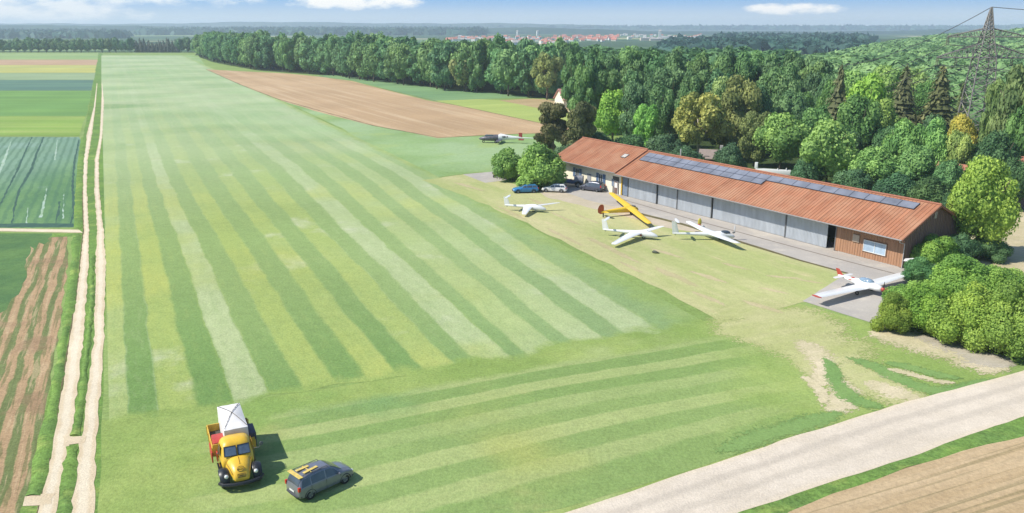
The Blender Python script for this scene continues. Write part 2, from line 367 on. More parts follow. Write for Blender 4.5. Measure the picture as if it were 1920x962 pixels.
def mownmat(name, headland=False):
    n = NT(name)
    u = n.attr('u'); t = n.attr('t')
    wob = n.ramp(n.noise(.05, 5, .62), .2, .8, -.20, .20, False); wob2 = n.ramp(n.noise(.5, 3, .6), .2, .8, -.05, .05, False)
    uu = n.math('ADD', n.math('ADD', u, wob), wob2)
    cv = n.t.nodes.new('ShaderNodeCombineXYZ'); n.put(cv.inputs[0], n.math('MULTIPLY', uu, 1.0)); n.put(cv.inputs[1], n.math('MULTIPLY', t, 7.0))
    streak = n.noise(3.4, 5, .7, vec=cv.outputs[0]); broad = n.noise(.9, 3, .6, vec=cv.outputs[0], off=(3, 9, 0))
    s = n.math('SINE', n.math('MULTIPLY', uu, math.pi)); s = n.ramp(s, -.32, .32)
    s = n.math('ADD', n.math('MULTIPLY', s, n.ramp(broad, .3, .7, .78, 1.0, False)), n.ramp(streak, .3, .7, -.22, .22, False), clamp=True)
    idx = n.math('FLOOR', uu); rnd = n.white(idx); rnd2 = n.white(n.math('ADD', idx, 37.3))
    big = n.noise(.028, 4, .55, off=(5, 2, 0)); big2 = n.noise(.04, 4, .55, off=(50, 20, 0)); big3 = n.noise(.07, 5, .6, off=(9, 80, 0))
    lawn = lawncol(n); edgen = n.noise(.22, 5, .65, off=(1, 44, 0))
    if headland:
        light = n.mix(rnd, (.285, .35, .130), (.335, .385, .15)); dark = n.mix(rnd2, (.190, .280, .085), (.225, .305, .100))
        col = n.mix(n.math('MULTIPLY', s, n.ramp(n.noise(.05, 3, .5, off=(4, 4, 0)), .3, .6, .6, 1.0)), dark, light)
        col = n.mix(n.ramp(big, .54, .70), col, (.35, .37, .11)); col = n.mix(n.ramp(big2, .57, .72), col, (.175, .285, .10))
        col = n.mix(n.math('MULTIPLY', n.ramp(n.noise(.06, 5, .6, off=(77, 3, 0)), .6, .72), .6), col, (.40, .36, .15))
        e0 = n.ramp(n.math('ADD', t, n.ramp(edgen, .3, .7, -.09, .09, False)), .04, .30, 0, 1); e1 = n.ramp(n.math('ADD', t, n.ramp(edgen, .3, .7, -.06, .06, False)), .80, .97, 1, 0)
        eu = n.ramp(n.math('ADD', u, n.ramp(edgen, .3, .7, -.4, .4, False)), .1, .9)
        col = n.mix(n.math('MULTIPLY', n.math('MULTIPLY', e0, e1), eu), lawn, col)
    else:
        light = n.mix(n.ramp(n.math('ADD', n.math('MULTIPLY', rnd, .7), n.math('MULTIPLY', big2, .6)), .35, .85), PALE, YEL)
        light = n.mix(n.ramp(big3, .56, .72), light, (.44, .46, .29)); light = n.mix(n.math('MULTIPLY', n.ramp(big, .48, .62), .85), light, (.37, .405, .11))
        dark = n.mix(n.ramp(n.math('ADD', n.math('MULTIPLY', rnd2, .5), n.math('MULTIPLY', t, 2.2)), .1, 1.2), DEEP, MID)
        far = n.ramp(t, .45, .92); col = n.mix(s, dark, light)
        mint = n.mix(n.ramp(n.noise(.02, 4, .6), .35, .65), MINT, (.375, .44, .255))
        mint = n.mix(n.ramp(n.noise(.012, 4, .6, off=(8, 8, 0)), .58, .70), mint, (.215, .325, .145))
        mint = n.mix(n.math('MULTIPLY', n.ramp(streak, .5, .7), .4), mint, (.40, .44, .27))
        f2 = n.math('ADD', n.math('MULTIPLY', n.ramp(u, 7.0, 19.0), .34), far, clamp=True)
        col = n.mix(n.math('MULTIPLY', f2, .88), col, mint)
        e0 = n.ramp(n.math('ADD', t, n.ramp(edgen, .3, .7, -.018, .018, False)), .003, .03); eu = n.ramp(n.math('ADD', u, n.ramp(edgen, .3, .7, -.3, .3, False)), 19.3, 19.9, 1, .35)
        col = n.mix(n.math('MULTIPLY', e0, eu), lawn, col)
    return n.done(col, grain=.16, bump=.5, gs=4.0)
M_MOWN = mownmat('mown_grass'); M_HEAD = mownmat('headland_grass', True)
M_GRASS = grassmat('meadow_grass', (.16, .26, .065), (.215, .315, .095), (.255, .34, .12))
M_GRASS_FAR = grassmat('plain_grass', (.17, .26, .10), (.13, .21, .09), (.26, .31, .14), s=.006)
M_VERGE = grassmat('verge_grass', (.155, .26, .055), (.115, .20, .05), (.225, .305, .075), s=.15, grain=.35)
_n = NT('dry_turf'); M_DRY = _n.done(_n.mix(.22, drycol(_n), (.47, .42, .22)), grain=.16)
M_SAND = grassmat('bare_sandy_turf', (.52, .44, .28), (.42, .37, .21), (.46, .40, .27), s=.2, grain=.14)
M_TRACK = grassmat('sandy_track', (.60, .49, .33), (.54, .44, .29), (.66, .57, .42), s=.3, grain=.10)
M_SOILEDGE = grassmat('soil_edge', (.115, .10, .05), (.15, .13, .06), s=.4, grain=.3)
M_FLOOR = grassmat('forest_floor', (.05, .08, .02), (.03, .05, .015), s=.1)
def rowfield(name, a, b, c, rot, freq, stretch=.05, grain=.15, wave=True, k=.5, cut=(.5, .66)):
    """a ploughed or sown field: rows run along a direction, with broad patches"""
    n = NT(name)
    st = n.noise(freq, 4, .65, stretch=(1, stretch, 1), rot=rot)
    fine = n.noise(freq * 4.5, 3, .6, stretch=(1, stretch * .35, 1), rot=rot)
    col = n.mix(n.ramp(st, .36, .62), a, b)
    col = n.mix(n.math('MULTIPLY', n.ramp(fine, cut[0], cut[1]), k), col, c)
    return n.done(col, grain=grain)
def roadmat():
    n = NT('gravel_road'); u = n.attr('u')
    col = n.mix(n.ramp(n.noise(.25, 5, .6), .3, .7), (.62, .54, .435), (.55, .475, .375))
    w = n.ramp(n.noise(.12, 4, .5), .2, .8, -.06, .06, False); uu = n.math('ADD', u, w)
    for c0, k in ((.30, .75), (.62, .65)):
        band = n.ramp(n.math('ABSOLUTE', n.math('SUBTRACT', uu, c0)), .02, .11, 1, 0)
        col = n.mix(n.math('MULTIPLY', band, k), col, (.47, .41, .33))
    ed = n.ramp(n.math('ABSOLUTE', n.math('SUBTRACT', uu, .5)), .38, .52)
    col = n.mix(n.math('MULTIPLY', ed, .6), col, (.62, .52, .37))
    return n.done(col, grain=.10, bump=.4, gs=7)
def lanemat():
    n = NT('track_lane'); u = n.attr('u')
    col = n.mix(n.ramp(n.noise(.3, 5, .6), .3, .7), (.62, .52, .36), (.54, .43, .28))
    w = n.ramp(n.noise(.5, 4, .5), .2, .8, -.12, .12, False); uu = n.math('ADD', u, w)
    band = n.ramp(n.math('ABSOLUTE', n.math('SUBTRACT', uu, .5)), .12, .34, 1, 0)
    col = n.mix(n.math('MULTIPLY', band, .55), col, (.69, .62, .48))
    return n.done(col, grain=.12, bump=.4, gs=7)
M_ROAD = roadmat(); M_LANE = lanemat()

# ------------------------------------------------------------------ ground sheet, fields, tracks
def ground_sheet():
    xs = np.concatenate([-np.geomspace(8900, 60, 26), np.linspace(-50, 50, 5), np.geomspace(60, 8900, 26)])
    ys = np.concatenate([-np.geomspace(280, 20, 8), np.geomspace(10, 7500, 60)])
    V = np.array([(x, y, 0) for y in ys for x in xs], float); w = len(xs)
    Fq = np.array([(j * w + i, j * w + i + 1, (j + 1) * w + i + 1, (j + 1) * w + i) for j in range(len(ys) - 1) for i in range(w - 1)])
    n = NT('country_ground')
    # patchwork of far fields
    vo = n.t.nodes.new('ShaderNodeTexVoronoi'); vo.inputs['Scale'].default_value = .0035
    mpv = n.t.nodes.new('ShaderNodeMapping'); mpv.inputs['Scale'].default_value = (.7, 1.6, 1); mpv.inputs['Rotation'].default_value = (0, 0, .3)
    n.lk(n.pos, mpv.inputs[0]); n.lk(mpv.outputs[0], vo.inputs['Vector'])
    sx = n.t.nodes.new('ShaderNodeSeparateColor'); n.lk(vo.outputs['Color'], sx.inputs[0])
    a = n.mix(n.ramp(sx.outputs[0], .45, .55), (.115, .20, .07), (.22, .30, .12))
    a = n.mix(n.ramp(sx.outputs[1], .80, .82), a, (.38, .36, .20))
    a = n.mix(n.ramp(sx.outputs[2], .45, .5), a, (.055, .10, .045))
    a = n.mix(n.ramp(n.noise(.0016, 4, .6), .50, .56), a, (.05, .095, .045))
    sy = n.t.nodes.new('ShaderNodeSeparateXYZ'); n.lk(n.pos, sy.inputs[0])
    near = n.mix(n.ramp(n.noise(.05, 5, .6), .35, .65), (.19, .27, .075), (.235, .315, .10))
    col = n.mix(n.ramp(sy.outputs[1], 900, 1000), near, a)
    m = n.done(col, grain=.2, gs=3)
    o = bpy.data.objects.new('ground', np_mesh('ground', V, Fq, [m])); COL.objects.link(o); tag(o, kind='structure')
ground_sheet()

# ridges closing the view
def ridge(name, D, prof, width, m, amp=3.0, seed=1):
    r = np.random.default_rng(seed); xs = np.linspace(prof[0][0], prof[-1][0], 240); rows = 12
    py = np.interp(xs, [p[0] for p in prof], [p[1] for p in prof])
    kern = np.ones(15) / 15; pad = np.pad(py, 7, mode='edge'); py = np.convolve(pad, kern, 'valid')
    nz = np.zeros(240)
    for k, a in ((4, 1.0), (9, .6), (23, .35), (61, .2)): nz += a * np.sin(np.linspace(0, k * 6.28, 240) + r.random() * 6)
    V = []
    for j in range(rows + 1):
        f = j / rows; h = math.sin(math.pi * min(1, f * 1.0)) ** .8 if 0 < f < 1 else 0
        for i in range(240):
            vv = (py[i] - 481) / F; Y = D * (cp - vv * sp); Z = CH - D * (sp + vv * cp)
            X = (xs[i] - 960) / F * D
            z = (Z + nz[i] * amp) * h - 1.0 * (1 - h)
            z += (r.random() - .5) * amp * .25 * h
            V.append((X * (1 + (f - .5) * width / D), Y + (f - .5) * width, z))
    V = np.array(V); w = 240
    Fq = np.array([(j * w + i, j * w + i + 1, (j + 1) * w + i + 1, (j + 1) * w + i) for j in range(rows) for i in range(w - 1)])
    o = bpy.data.objects.new(name, np_mesh(name, V, Fq, [m], smooth=True)); COL.objects.link(o); tag(o, kind='structure')
def hillmat(name, a, b, s):
    n = NT(name); col = n.mix(n.ramp(n.noise(s, 6, .65, stretch=(1, .6, 2)), .35, .65), a, b); return n.done(col, grain=.25, gs=s * 14, bump=.8)
M_HILL1 = hillmat('far_hill_woods', (.05, .08, .06), (.075, .11, .075), .0015)
M_HILL2 = hillmat('middle_hill_woods', (.022, .05, .04), (.045, .085, .055), .003)
ridge('far_hills', 6200, [(-900, 46), (0, 45), (200, 44), (340, 40), (640, 43), (900, 46), (1100, 44), (1280, 50), (1430, 54), (1560, 51), (1640, 55), (1750, 57), (1830, 55), (1920, 42), (2200, 30), (2900, 36)], 1500, M_HILL1, 6, 1)
ridge('middle_hills', 3600, [(-900, 48), (0, 47), (300, 49), (640, 52), (900, 53), (1100, 54), (1300, 57), (1500, 60), (1700, 58), (1900, 57), (2600, 57)], 1000, M_HILL2, 3.5, 2)

# fields on the left, far to near (each boundary surveyed)
def lf(y): return np.interp(y, [100, 150, 218, 255, 300, 428, 436], [185, 176, 161, 150, 146, 136, 134])
band = [('pale_field', 98, 112, rowfield('far_pale_field', (.22, .32, .12), (.30, .37, .14), (.18, .27, .10), R(90), .03)),
        ('stubble_field', 112, 122, rowfield('far_stubble', (.40, .26, .16), (.45, .31, .19), (.33, .22, .14), R(90), .06)),
        ('rapeseed_field', 122, 137, rowfield('yellow_crop', (.44, .42, .12), (.36, .38, .13), (.40, .36, .13), R(90), .05)),
        ('young_crop_field', 137, 150, rowfield('pale_crop', (.26, .33, .18), (.22, .30, .15), (.30, .36, .2), R(90), .05)),
        ('kale_field', 150, 170, rowfield('blue_green_crop', (.095, .175, .135), (.12, .21, .14), (.07, .13, .11), R(90), .08)),
        ('clover_field', 170, 218, rowfield('green_crop', (.14, .26, .075), (.17, .30, .08), (.12, .22, .06), R(90), .08)),
        ('hay_field', 218, 255, rowfield('yellow_green_crop', (.24, .34, .075), (.19, .30, .06), (.34, .38, .13), R(90), .12))]
for nm, y0, y1, m in band:
    patch(nm, [(-900, y0), (lf(y0), y0), (lf(y1), y1), (-900, y1)], m, .008, step=20, jitter=.3)
    line('field_edge', [(-900, y1), (lf(y1), y1)], .5 + (200 - y1) * .006 if y1 < 200 else .4, M_SOILEDGE, .016)
# wet crop field with dark wheel ruts
n = NT('cabbage_crop'); base = n.mix(n.ramp(n.noise(.12, 5, .6, stretch=(1, .25, 1), rot=R(-25)), .35, .65), (.095, .195, .085), (.150, .265, .105))
base = n.mix(n.ramp(n.noise(.05, 4, .5, off=(6, 60, 0)), .55, .68), base, (.20, .30, .20))
sepx = n.t.nodes.new('ShaderNodeSeparateXYZ'); n.lk(n.pos, sepx.inputs[0])
left = n.ramp(sepx.outputs[0], -100, -80, .55, 0.0)
base = n.mix(left, base, (.21, .31, .26))
mpc = n.t.nodes.new('ShaderNodeMapping'); mpc.inputs['Rotation'].default_value = (0, 0, R(-25)); n.lk(n.pos, mpc.inputs[0]); sxc = n.t.nodes.new('ShaderNodeSeparateXYZ'); n.lk(mpc.outputs[0], sxc.inputs[0])
rwc = n.math('SINE', n.math('ADD', n.math('MULTIPLY', sxc.outputs[0], 4.2), n.ramp(n.noise(.2, 4, .6), .2, .8, -1.5, 1.5, False)))
base = n.mix(n.math('MULTIPLY', n.ramp(rwc, -.2, .9), .5), base, (.07, .15, .085))
M_CROP = n.done(base, grain=.18)
patch('crop_field', [(-700, 257), (150, 257), (148, 300), (138, 427), (-700, 425)], M_CROP, .008, step=5, jitter=.3)
M_RUT = grassmat('wet_rut', (.045, .095, .075), (.06, .12, .085), s=.5)
for (pts, w) in (([(60, 257), (45, 290), (30, 325), (12, 360), (-8, 400)], 4), ([(82, 257), (70, 285), (58, 320), (36, 355), (27, 390), (22, 424)], 5), ([(148, 262), (140, 300), (136, 350), (138, 400), (132, 425)], 4),
                 ([(112, 378), (110, 395), (103, 424)], 4)):
    k = len(pts)
    wd = [w * (.35 + .65 * math.sin(math.pi * min(1, (i + .6) / k))) for i in range(k)]
    strip('wheel_rut', [(x - a / 2, y) for (x, y), a in zip(pts, wd)], [(x + a / 2, y) for (x, y), a in zip(pts, wd)], M_RUT, .014, jit=.12)
strip('wheel_rut', [(-300, 420), (138, 419)], [(-300, 426), (138, 426)], M_RUT, .018, jit=.25)
M_LIGHTROW = grassmat('bright_row', (.36, .46, .38), (.27, .38, .24), s=.4)
for pts, w in (([(108, 262), (105, 285), (102, 300)], 3), ([(88, 352), (82, 385), (76, 408)], 5), ([(52, 390), (50, 424)], 2.5), ([(120, 355), (118, 410)], 2), ([(22, 262), (8, 300), (-5, 330)], 6)):
    strip('pale_crop_row', [(x - w / 2 * (1 if i else .1), y) for i, (x, y) in enumerate(pts)], [(x + w / 2 * (1 if i else .1), y) for i, (x, y) in enumerate(pts)], M_LIGHTROW, .014, jit=.12)
# strip field with brown and green rows, lower left
n = NT('vegetable_rows')
mpv_ = n.t.nodes.new('ShaderNodeMapping'); mpv_.inputs['Rotation'].default_value = (0, 0, R(-24)); n.lk(n.pos, mpv_.inputs[0]); sxv = n.t.nodes.new('ShaderNodeSeparateXYZ'); n.lk(mpv_.outputs[0], sxv.inputs[0])
ph = n.math('ADD', n.math('MULTIPLY', sxv.outputs[0], 4.8), n.ramp(n.noise(.12, 4, .6), .2, .8, -1.6, 1.6, False))
row = n.math('ADD', n.math('SINE', ph), n.ramp(n.noise(.8, 4, .65, stretch=(1, .12, 1), rot=R(-24)), .25, .75, -.7, .7, False))
fn = n.noise(2.2, 3, .6, stretch=(1, .06, 1), rot=R(-24))
col = n.mix(n.ramp(row, -.05, .55), (.36, .245, .135), (.145, .175, .065))
col = n.mix(n.math('MULTIPLY', n.ramp(fn, .53, .6), .6), col, (.12, .14, .05))
col = n.mix(n.math('MULTIPLY', n.ramp(fn, .45, .38), .5), col, (.46, .34, .20))
col = n.mix(n.math('MULTIPLY', n.ramp(n.noise(.12, 4, .6, off=(30, 0, 0)), .55, .66), .6), col, (.24, .155, .09))
M_VEG = n.done(col, grain=.25)
patch('vegetable_field', [(-500, 440), (128, 440), (126, 500), (118, 560), (108, 640), (95, 720), (80, 800), (60, 880), (35, 962), (25, 1010), (-900, 1010)], M_VEG, .008, step=2, jitter=.15)
patch('vegetable_field', [(-400, 436), (95, 438), (92, 452), (84, 458), (70, 455), (66, 470), (58, 462), (50, 486), (44, 500), (52, 515), (40, 545), (22, 560), (15, 580), (-20, 600), (-300, 640)],
      grassmat('weedy_green', (.075, .15, .055), (.105, .19, .06), s=.2), .014, step=1.2, jitter=.22)
# grass bank between the field and the track, and the strip by the crop
strip('grass_verge', [(136, 440), (132, 500), (121, 560), (112, 640), (97, 720), (80, 800), (63, 870), (50, 930)], [(152, 440), (148, 500), (143, 560), (128, 640), (118, 720), (104, 800), (92, 870), (80, 930)], M_VERGE, .010, jit=.16, hump=.10)
strip('grass_verge', [(152, 258), (146, 300), (140, 380), (138, 428)], [(163, 258), (158, 300), (155, 380), (155, 428)], M_VERGE, .012, jit=.1, hump=.06)
strip('grass_verge', [(-300, 434), (0, 437), (150, 438)], [(-300, 446), (0, 446), (140, 444)], M_VERGE, .013, jit=.14)
# the two lanes of the farm track
patch('track_verge', [(184, 100), (192, 100), (196, 180), (200, 300), (203, 480), (196, 640), (190, 800), (186, 1010), (-40, 1010), (60, 900), (100, 720), (125, 600), (146, 480), (148, 300), (170, 180)], M_VERGE, .004, step=5, jitter=.15)
LA = [(181.5, 156), (176, 200), (162, 255), (155, 300), (155, 360), (157, 430), (150, 500), (143, 560), (130, 640), (118, 720), (104, 800), (92, 870), (80, 920), (60, 1010)]
LB = [(182.5, 156), (179, 200), (172, 255), (164, 300), (163, 360), (167, 430), (166, 500), (161, 560), (156, 640), (146, 720), (136, 800), (122, 870), (112, 920), (96, 1010)]
strip('farm_track', LA, LB, M_LANE, .020, step=.9, jit=.09)
strip('farm_track', [(190.5, 156), (191, 170), (187, 255), (178, 300), (177, 360), (182, 430), (179, 500), (178, 560), (176, 640), (165, 720), (156, 800), (142, 870), (138, 920), (125, 1010)],
      [(191.5, 156), (195, 190), (192, 255), (185, 300), (186, 360), (194, 430), (199, 500), (196, 560), (195, 640), (189, 720), (183, 800), (179, 870), (177, 920), (174, 1010)], M_LANE, .020, step=.9, jit=.09)
strip('farm_track', [(-400, 427), (0, 428), (148, 431)], [(-400, 434), (0, 434), (156, 437)], M_LANE, .024, step=1, jit=.06)
patch('track_crossing', [(118, 818), (160, 818), (158, 832), (118, 836)], M_LANE, .028, step=.6, jitter=.12)
patch('track_crossing', [(48, 930), (100, 926), (96, 946), (40, 950)], M_LANE, .028, step=.6, jitter=.12)
strip('soil_edge', [(a - 1.2 - (y - 250) * .002, y) for a, y in LA[3:]], [(a + .2, y) for a, y in LA[3:]], M_SOILEDGE, .026, step=1, jit=.05)
strip('grass_strip', [(168, 480), (168, 560), (160, 640), (150, 720), (138, 800), (130, 817)], [(177, 480), (177, 560), (170, 640), (163, 720), (154, 800), (151, 817)], M_VERGE, .030, step=.8, jit=.14, hump=.07)
strip('grass_strip', [(124, 838), (116, 900), (108, 950), (100, 1010)], [(148, 838), (142, 900), (136, 950), (122, 1010)], M_VERGE, .030, step=.8, jit=.14, hump=.07)

# mown runway: boundaries of the swathes from left to right
mb = [((205, 800), 194, 190, 190), ((242, 788), 218, 207, 200), ((303, 788), 242, 216, 207), ((375, 770), 263, 226, 213), ((445, 765), 287, 236, 219), ((505, 740), 310, 246, 225),
      ((570, 735), 337, 257, 232), ((628, 720), 367, 268, 239), ((690, 716), 403, 281, 246), ((744, 706), 430, 293, 253), ((799, 704), 467, 306, 260), ((857, 690), 500, 319, 267),
      ((899, 684), 535, 332, 275), ((966, 676), 570, 346, 283), ((995, 672), 605, 359, 291), ((1055, 658), 640, 372, 299), ((1085, 652), 672, 385, 307), ((1141, 642), 703, 398, 316),
      ((1185, 636), 735, 412, 325), ((1240, 625), 768, 428, 335), ((1325, 606), 800, 445, 345)]
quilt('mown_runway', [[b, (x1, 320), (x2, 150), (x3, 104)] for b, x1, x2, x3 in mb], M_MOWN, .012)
# rough grass right of the runway up to the fields
patch('meadow', [(330, 104), (372, 104), (390, 131), (520, 186), (700, 236), (822, 259), (1010, 251), (1080, 262), (1040, 330), (900, 322), (790, 336), (640, 240), (445, 150)], grassmat('meadow_side', MINT, (.20, .31, .10), (.28, .37, .14), s=.03), .006, step=6, jitter=.2)
# headland swathes parallel to the road
hl = [[(300, 806), (600, 752), (1000, 684), (1250, 640), (1400, 612), (1490, 606)], [(260, 830), (600, 772), (1000, 698), (1270, 652), (1420, 626), (1505, 618)], [(230, 856), (600, 794), (1000, 716), (1290, 668), (1440, 642), (1520, 636)],
      [(205, 880), (600, 815), (1000, 734), (1310, 682), (1460, 658), (1535, 652)], [(195, 905), (600, 838), (1010, 752), (1330, 698), (1478, 674), (1548, 670)], [(190, 930), (620, 862), (1030, 772), (1350, 714), (1495, 692), (1560, 690)],
      [(195, 960), (640, 888), (1050, 793), (1370, 730), (1510, 710), (1570, 710)], [(205, 990), (660, 916), (1075, 814), (1395, 746), (1525, 728), (1578, 730)], [(220, 1020), (690, 946), (1110, 838), (1420, 763), (1540, 746), (1588, 748)],
      [(240, 1050), (715, 980), (1140, 864), (1450, 780), (1555, 760), (1600, 762)], [(270, 1090), (740, 1020), (1060, 952), (1270, 890), (1500, 813), (1640, 770)]]
quilt('mown_headland', hl, M_HEAD, .016, nt=60, sub=3)
n = NT('front_lawn'); M_LAWN = n.done(lawncol(n), grain=.18)
patch('front_lawn', [(192, 786), (300, 786), (500, 745), (800, 700), (1100, 650), (1400, 585), (1500, 570), (1640, 608), (1720, 640), (1890, 704), (1700, 757), (1500, 818), (1260, 899), (1060, 964), (700, 1060), (180, 1060)], M_LAWN, .008, step=3, jitter=.1)
# dry turf around the gliders
patch('dry_turf', [(792, 338), (880, 326), (960, 345), (1100, 372), (1280, 415), (1500, 488), (1600, 515), (1640, 560), (1500, 566), (1420, 590), (1350, 600), (1240, 545), (1100, 476), (960, 405), (860, 362)], M_DRY, .020, step=2.5, jitter=.35)
random.seed(21)
M_DRYB = softmat('sun_bleached_turf', drycol, (.54, .46, .27), (.47, .42, .22), stretch=.3, cover=.7)
for (x, y, l, w, a) in ((880, 350, 60, 5, .28), (960, 400, 60, 5, .45), (1060, 445, 70, 7, .45), (1150, 470, 110, 9, .45), (1270, 520, 90, 10, .42), (1330, 520, 80, 7, .3), (1430, 575, 80, 8, .3), (1250, 475, 70, 4, .3), (1060, 410, 60, 5, .4),
                        (1380, 500, 60, 4, .25), (1470, 520, 70, 4, .1), (1100, 410, 50, 4, .4), (1330, 560, 70, 6, .4), (1450, 545, 60, 4, .2), (1010, 380, 50, 4, .35), (1180, 500, 60, 5, .45), (1520, 528, 60, 4, .15)):
    pts = []
    for t in range(12):
        th = 2 * math.pi * t / 12; ex = math.cos(th) * l / 2; ey = math.sin(th) * w / 2 * (.6 + .6 * random.random())
        pts.append((x + ex * math.cos(a) - ey * math.sin(a), y + ex * math.sin(a) + ey * math.cos(a)))
    softpatch('bleached_turf', pts, M_DRYB, .0240 + .00012 * x % .003)
# worn and sandy area by the road bend
SM_SAND = softmat('worn_sandy_turf', lawncol, (.56, .48, .32), (.46, .41, .24), rot=R(60), stretch=.3)
SM_DRY = softmat('worn_dry_turf', lawncol, (.43, .42, .20), (.36, .38, .15), rot=R(60), stretch=.3)
SM_GREY = softmat('worn_grey_soil', lawncol, (.44, .39, .31), (.38, .34, .26), rot=R(60), stretch=.3)
SM_LUSH = softmat('lush_turf', lawncol, (.155, .262, .078), (.185, .285, .088), rot=R(60), stretch=.3, cover=.9)
softpatch('worn_turf', [(1335, 600), (1400, 588), (1470, 590), (1520, 610), (1530, 640), (1500, 660), (1440, 655), (1390, 640), (1340, 625)], SM_DRY, .019)
softpatch('worn_turf', [(1490, 650), (1540, 650), (1575, 680), (1570, 705), (1540, 715), (1500, 700), (1470, 670)], SM_DRY, .0195)
M_GREYB = grassmat('grey_bare_soil', (.42, .37, .29), (.36, .32, .24), s=.3, grain=.12)
M_DKG = grassmat('lush_grass', (.085, .20, .055), (.115, .23, .06), s=.2)
zz = .020
for nm, m_, cl in (('worn_turf', SM_DRY, [(1400, 604, 5), (1470, 618, 8), (1530, 650, 8), (1560, 700, 5)]),
                   ('worn_turf', SM_DRY, [(1330, 575, 4), (1420, 590, 7), (1500, 600, 6), (1560, 640, 4)]),
                   ('bare_ground', SM_SAND, [(1612, 620, 1.5), (1680, 632, 4), (1770, 655, 4.5), (1850, 682, 4), (1905, 696, 2)]),
                   ('bare_ground', SM_GREY, [(1700, 626, 1.5), (1770, 642, 3), (1850, 672, 3.5), (1900, 693, 2)]),
                   ('worn_turf', SM_DRY, [(1572, 672, 1.5), (1620, 705, 4.5), (1690, 738, 5), (1745, 755, 2)]),
                   ('bare_ground', SM_SAND, [(1620, 712, .8), (1670, 734, 2.2), (1730, 752, 1.5)]),
                   ('bare_ground', SM_SAND, [(1640, 700, .5), (1700, 718, 1.2), (1745, 736, .6)]),
                   ('bare_ground', SM_SAND, [(1490, 632, 1), (1530, 662, 2.2), (1545, 700, 1.6), (1520, 735, .8)]),
                   ('bare_ground', SM_SAND, [(1555, 700, .8), (1578, 728, 1.8), (1578, 756, 2.2), (1535, 778, 1.2)]),
                   ('bare_ground', SM_SAND, [(1500, 700, .6), (1540, 735, 1.0), (1540, 760, .6)]),
                   ('lush_grass', SM_LUSH, [(1538, 664, 1.2), (1560, 690, 1.6), (1572, 722, 1.6), (1606, 752, 2.6), (1680, 768, 1.6)]),
                   ('lush_grass', SM_LUSH, [(1595, 768, 1), (1520, 790, 2.6), (1420, 822, 2.6), (1320, 855, 1.5)]),
                   ('lush_grass', SM_LUSH, [(1566, 664, 1.2), (1630, 684, 2.2), (1700, 716, 2.4), (1765, 734, 2.8), (1830, 722, 2), (1888, 704, 1)]),
                   ('lush_grass', SM_LUSH, [(1650, 680, .8), (1700, 688, 1.8), (1760, 704, 2), (1815, 712, 1)]),
                   ('bare_ground', SM_SAND, [(1655, 690, .3), (1700, 700, .9), (1760, 716, .8), (1800, 718, .3)])):
    arc(nm, [(x, y, w * (1.0 if nm == 'lush_grass' else 1.55)) for x, y, w in cl], m_, zz); zz += .0014
# concrete apron in front of the hangar and the slab on the left
M_CONC = grassmat('concrete_apron', (.42, .385, .34), (.375, .345, .31), (.46, .42, .36), s=.18, grain=.06)
patch('apron', [(1030, 352), (1052, 338), (1100, 330), (1170, 352), (1700, 490), (1760, 560), (1660, 614), (1505, 565), (1590, 512), (1500, 487), (1420, 462), (1280, 419), (1165, 391), (1100, 375), (1075, 366)], M_CONC, .030, step=2, jitter=.05)
patch('gravel_strip', [(1165, 391), (1280, 419), (1420, 462), (1500, 487), (1590, 512), (1592, 515), (1500, 490), (1418, 465), (1278, 422), (1163, 394)], M_SOILEDGE, .034, step=2, jitter=.04)
patch('gravel_yard', [(1010, 358), (1040, 350), (1075, 364), (1165, 389), (1280, 420), (1330, 440), (1240, 425), (1130, 395), (1060, 378), (1030, 372)], grassmat('reddish_gravel', (.50, .42, .32), (.44, .38, .26), s=.3, grain=.1), .026, step=1.5, jitter=.3)
patch('parking_yard', [(1040, 340), (1060, 318), (1120, 330), (1170, 352), (1100, 375)], M_CONC, .0325, step=2, jitter=.05)
patch('concrete_slab', [(868, 327), (925, 322), (960, 318), (1000, 330), (960, 337), (910, 343)], M_CONC, .030, step=2, jitter=.05)
strip('joint', [(1168, 374), (1300, 412), (1555, 481), (1690, 516)], [(1168, 375), (1300, 413.2), (1555, 482.3), (1690, 517.5)], mat('joint_dark', (.2, .17, .14), .9), .038, jit=.01)
# yard of sandy ground at the right behind the hedge
patch('sandy_yard', [(1840, 300), (2100, 300), (2300, 560), (1900, 540), (1840, 522), (1790, 500), (1820, 440), (1850, 400)], M_SAND, .012, step=3, jitter=.4)
# gravel road, its verge and the tan field
strip('gravel_road', [(700, 1075), (1060, 964), (1280, 891), (1500, 817), (1700, 756), (1885, 706), (2100, 648), (2400, 570)], [(1100, 1075), (1385, 964), (1500, 926), (1700, 861), (1850, 806), (1920, 782), (2150, 714), (2500, 620)], M_ROAD, .100, step=1.6, jit=.10)
patch('road_verge', [(1080, 1080), (1370, 964), (1500, 922), (1700, 857), (1850, 802), (1920, 778), (2150, 710), (2200, 730), (1920, 826), (1850, 838), (1800, 856), (1750, 866), (1700, 878), (1640, 905), (1580, 925), (1500, 960), (1300, 1080)], M_VERGE, .094, step=3, jitter=0)
M_TANF = rowfield('tan_field', (.50, .375, .225), (.42, .305, .17), (.20, .17, .08), R(66), .55, stretch=.03, k=.55, cut=(.56, .66))
patch('ploughed_field', [(1300, 1100), (1480, 962), (1560, 930), (1640, 903), (1700, 880), (1760, 862), (1850, 836), (1930, 818), (2200, 740), (2500, 1100)], M_TANF, .105, step=1.6, jitter=.08)
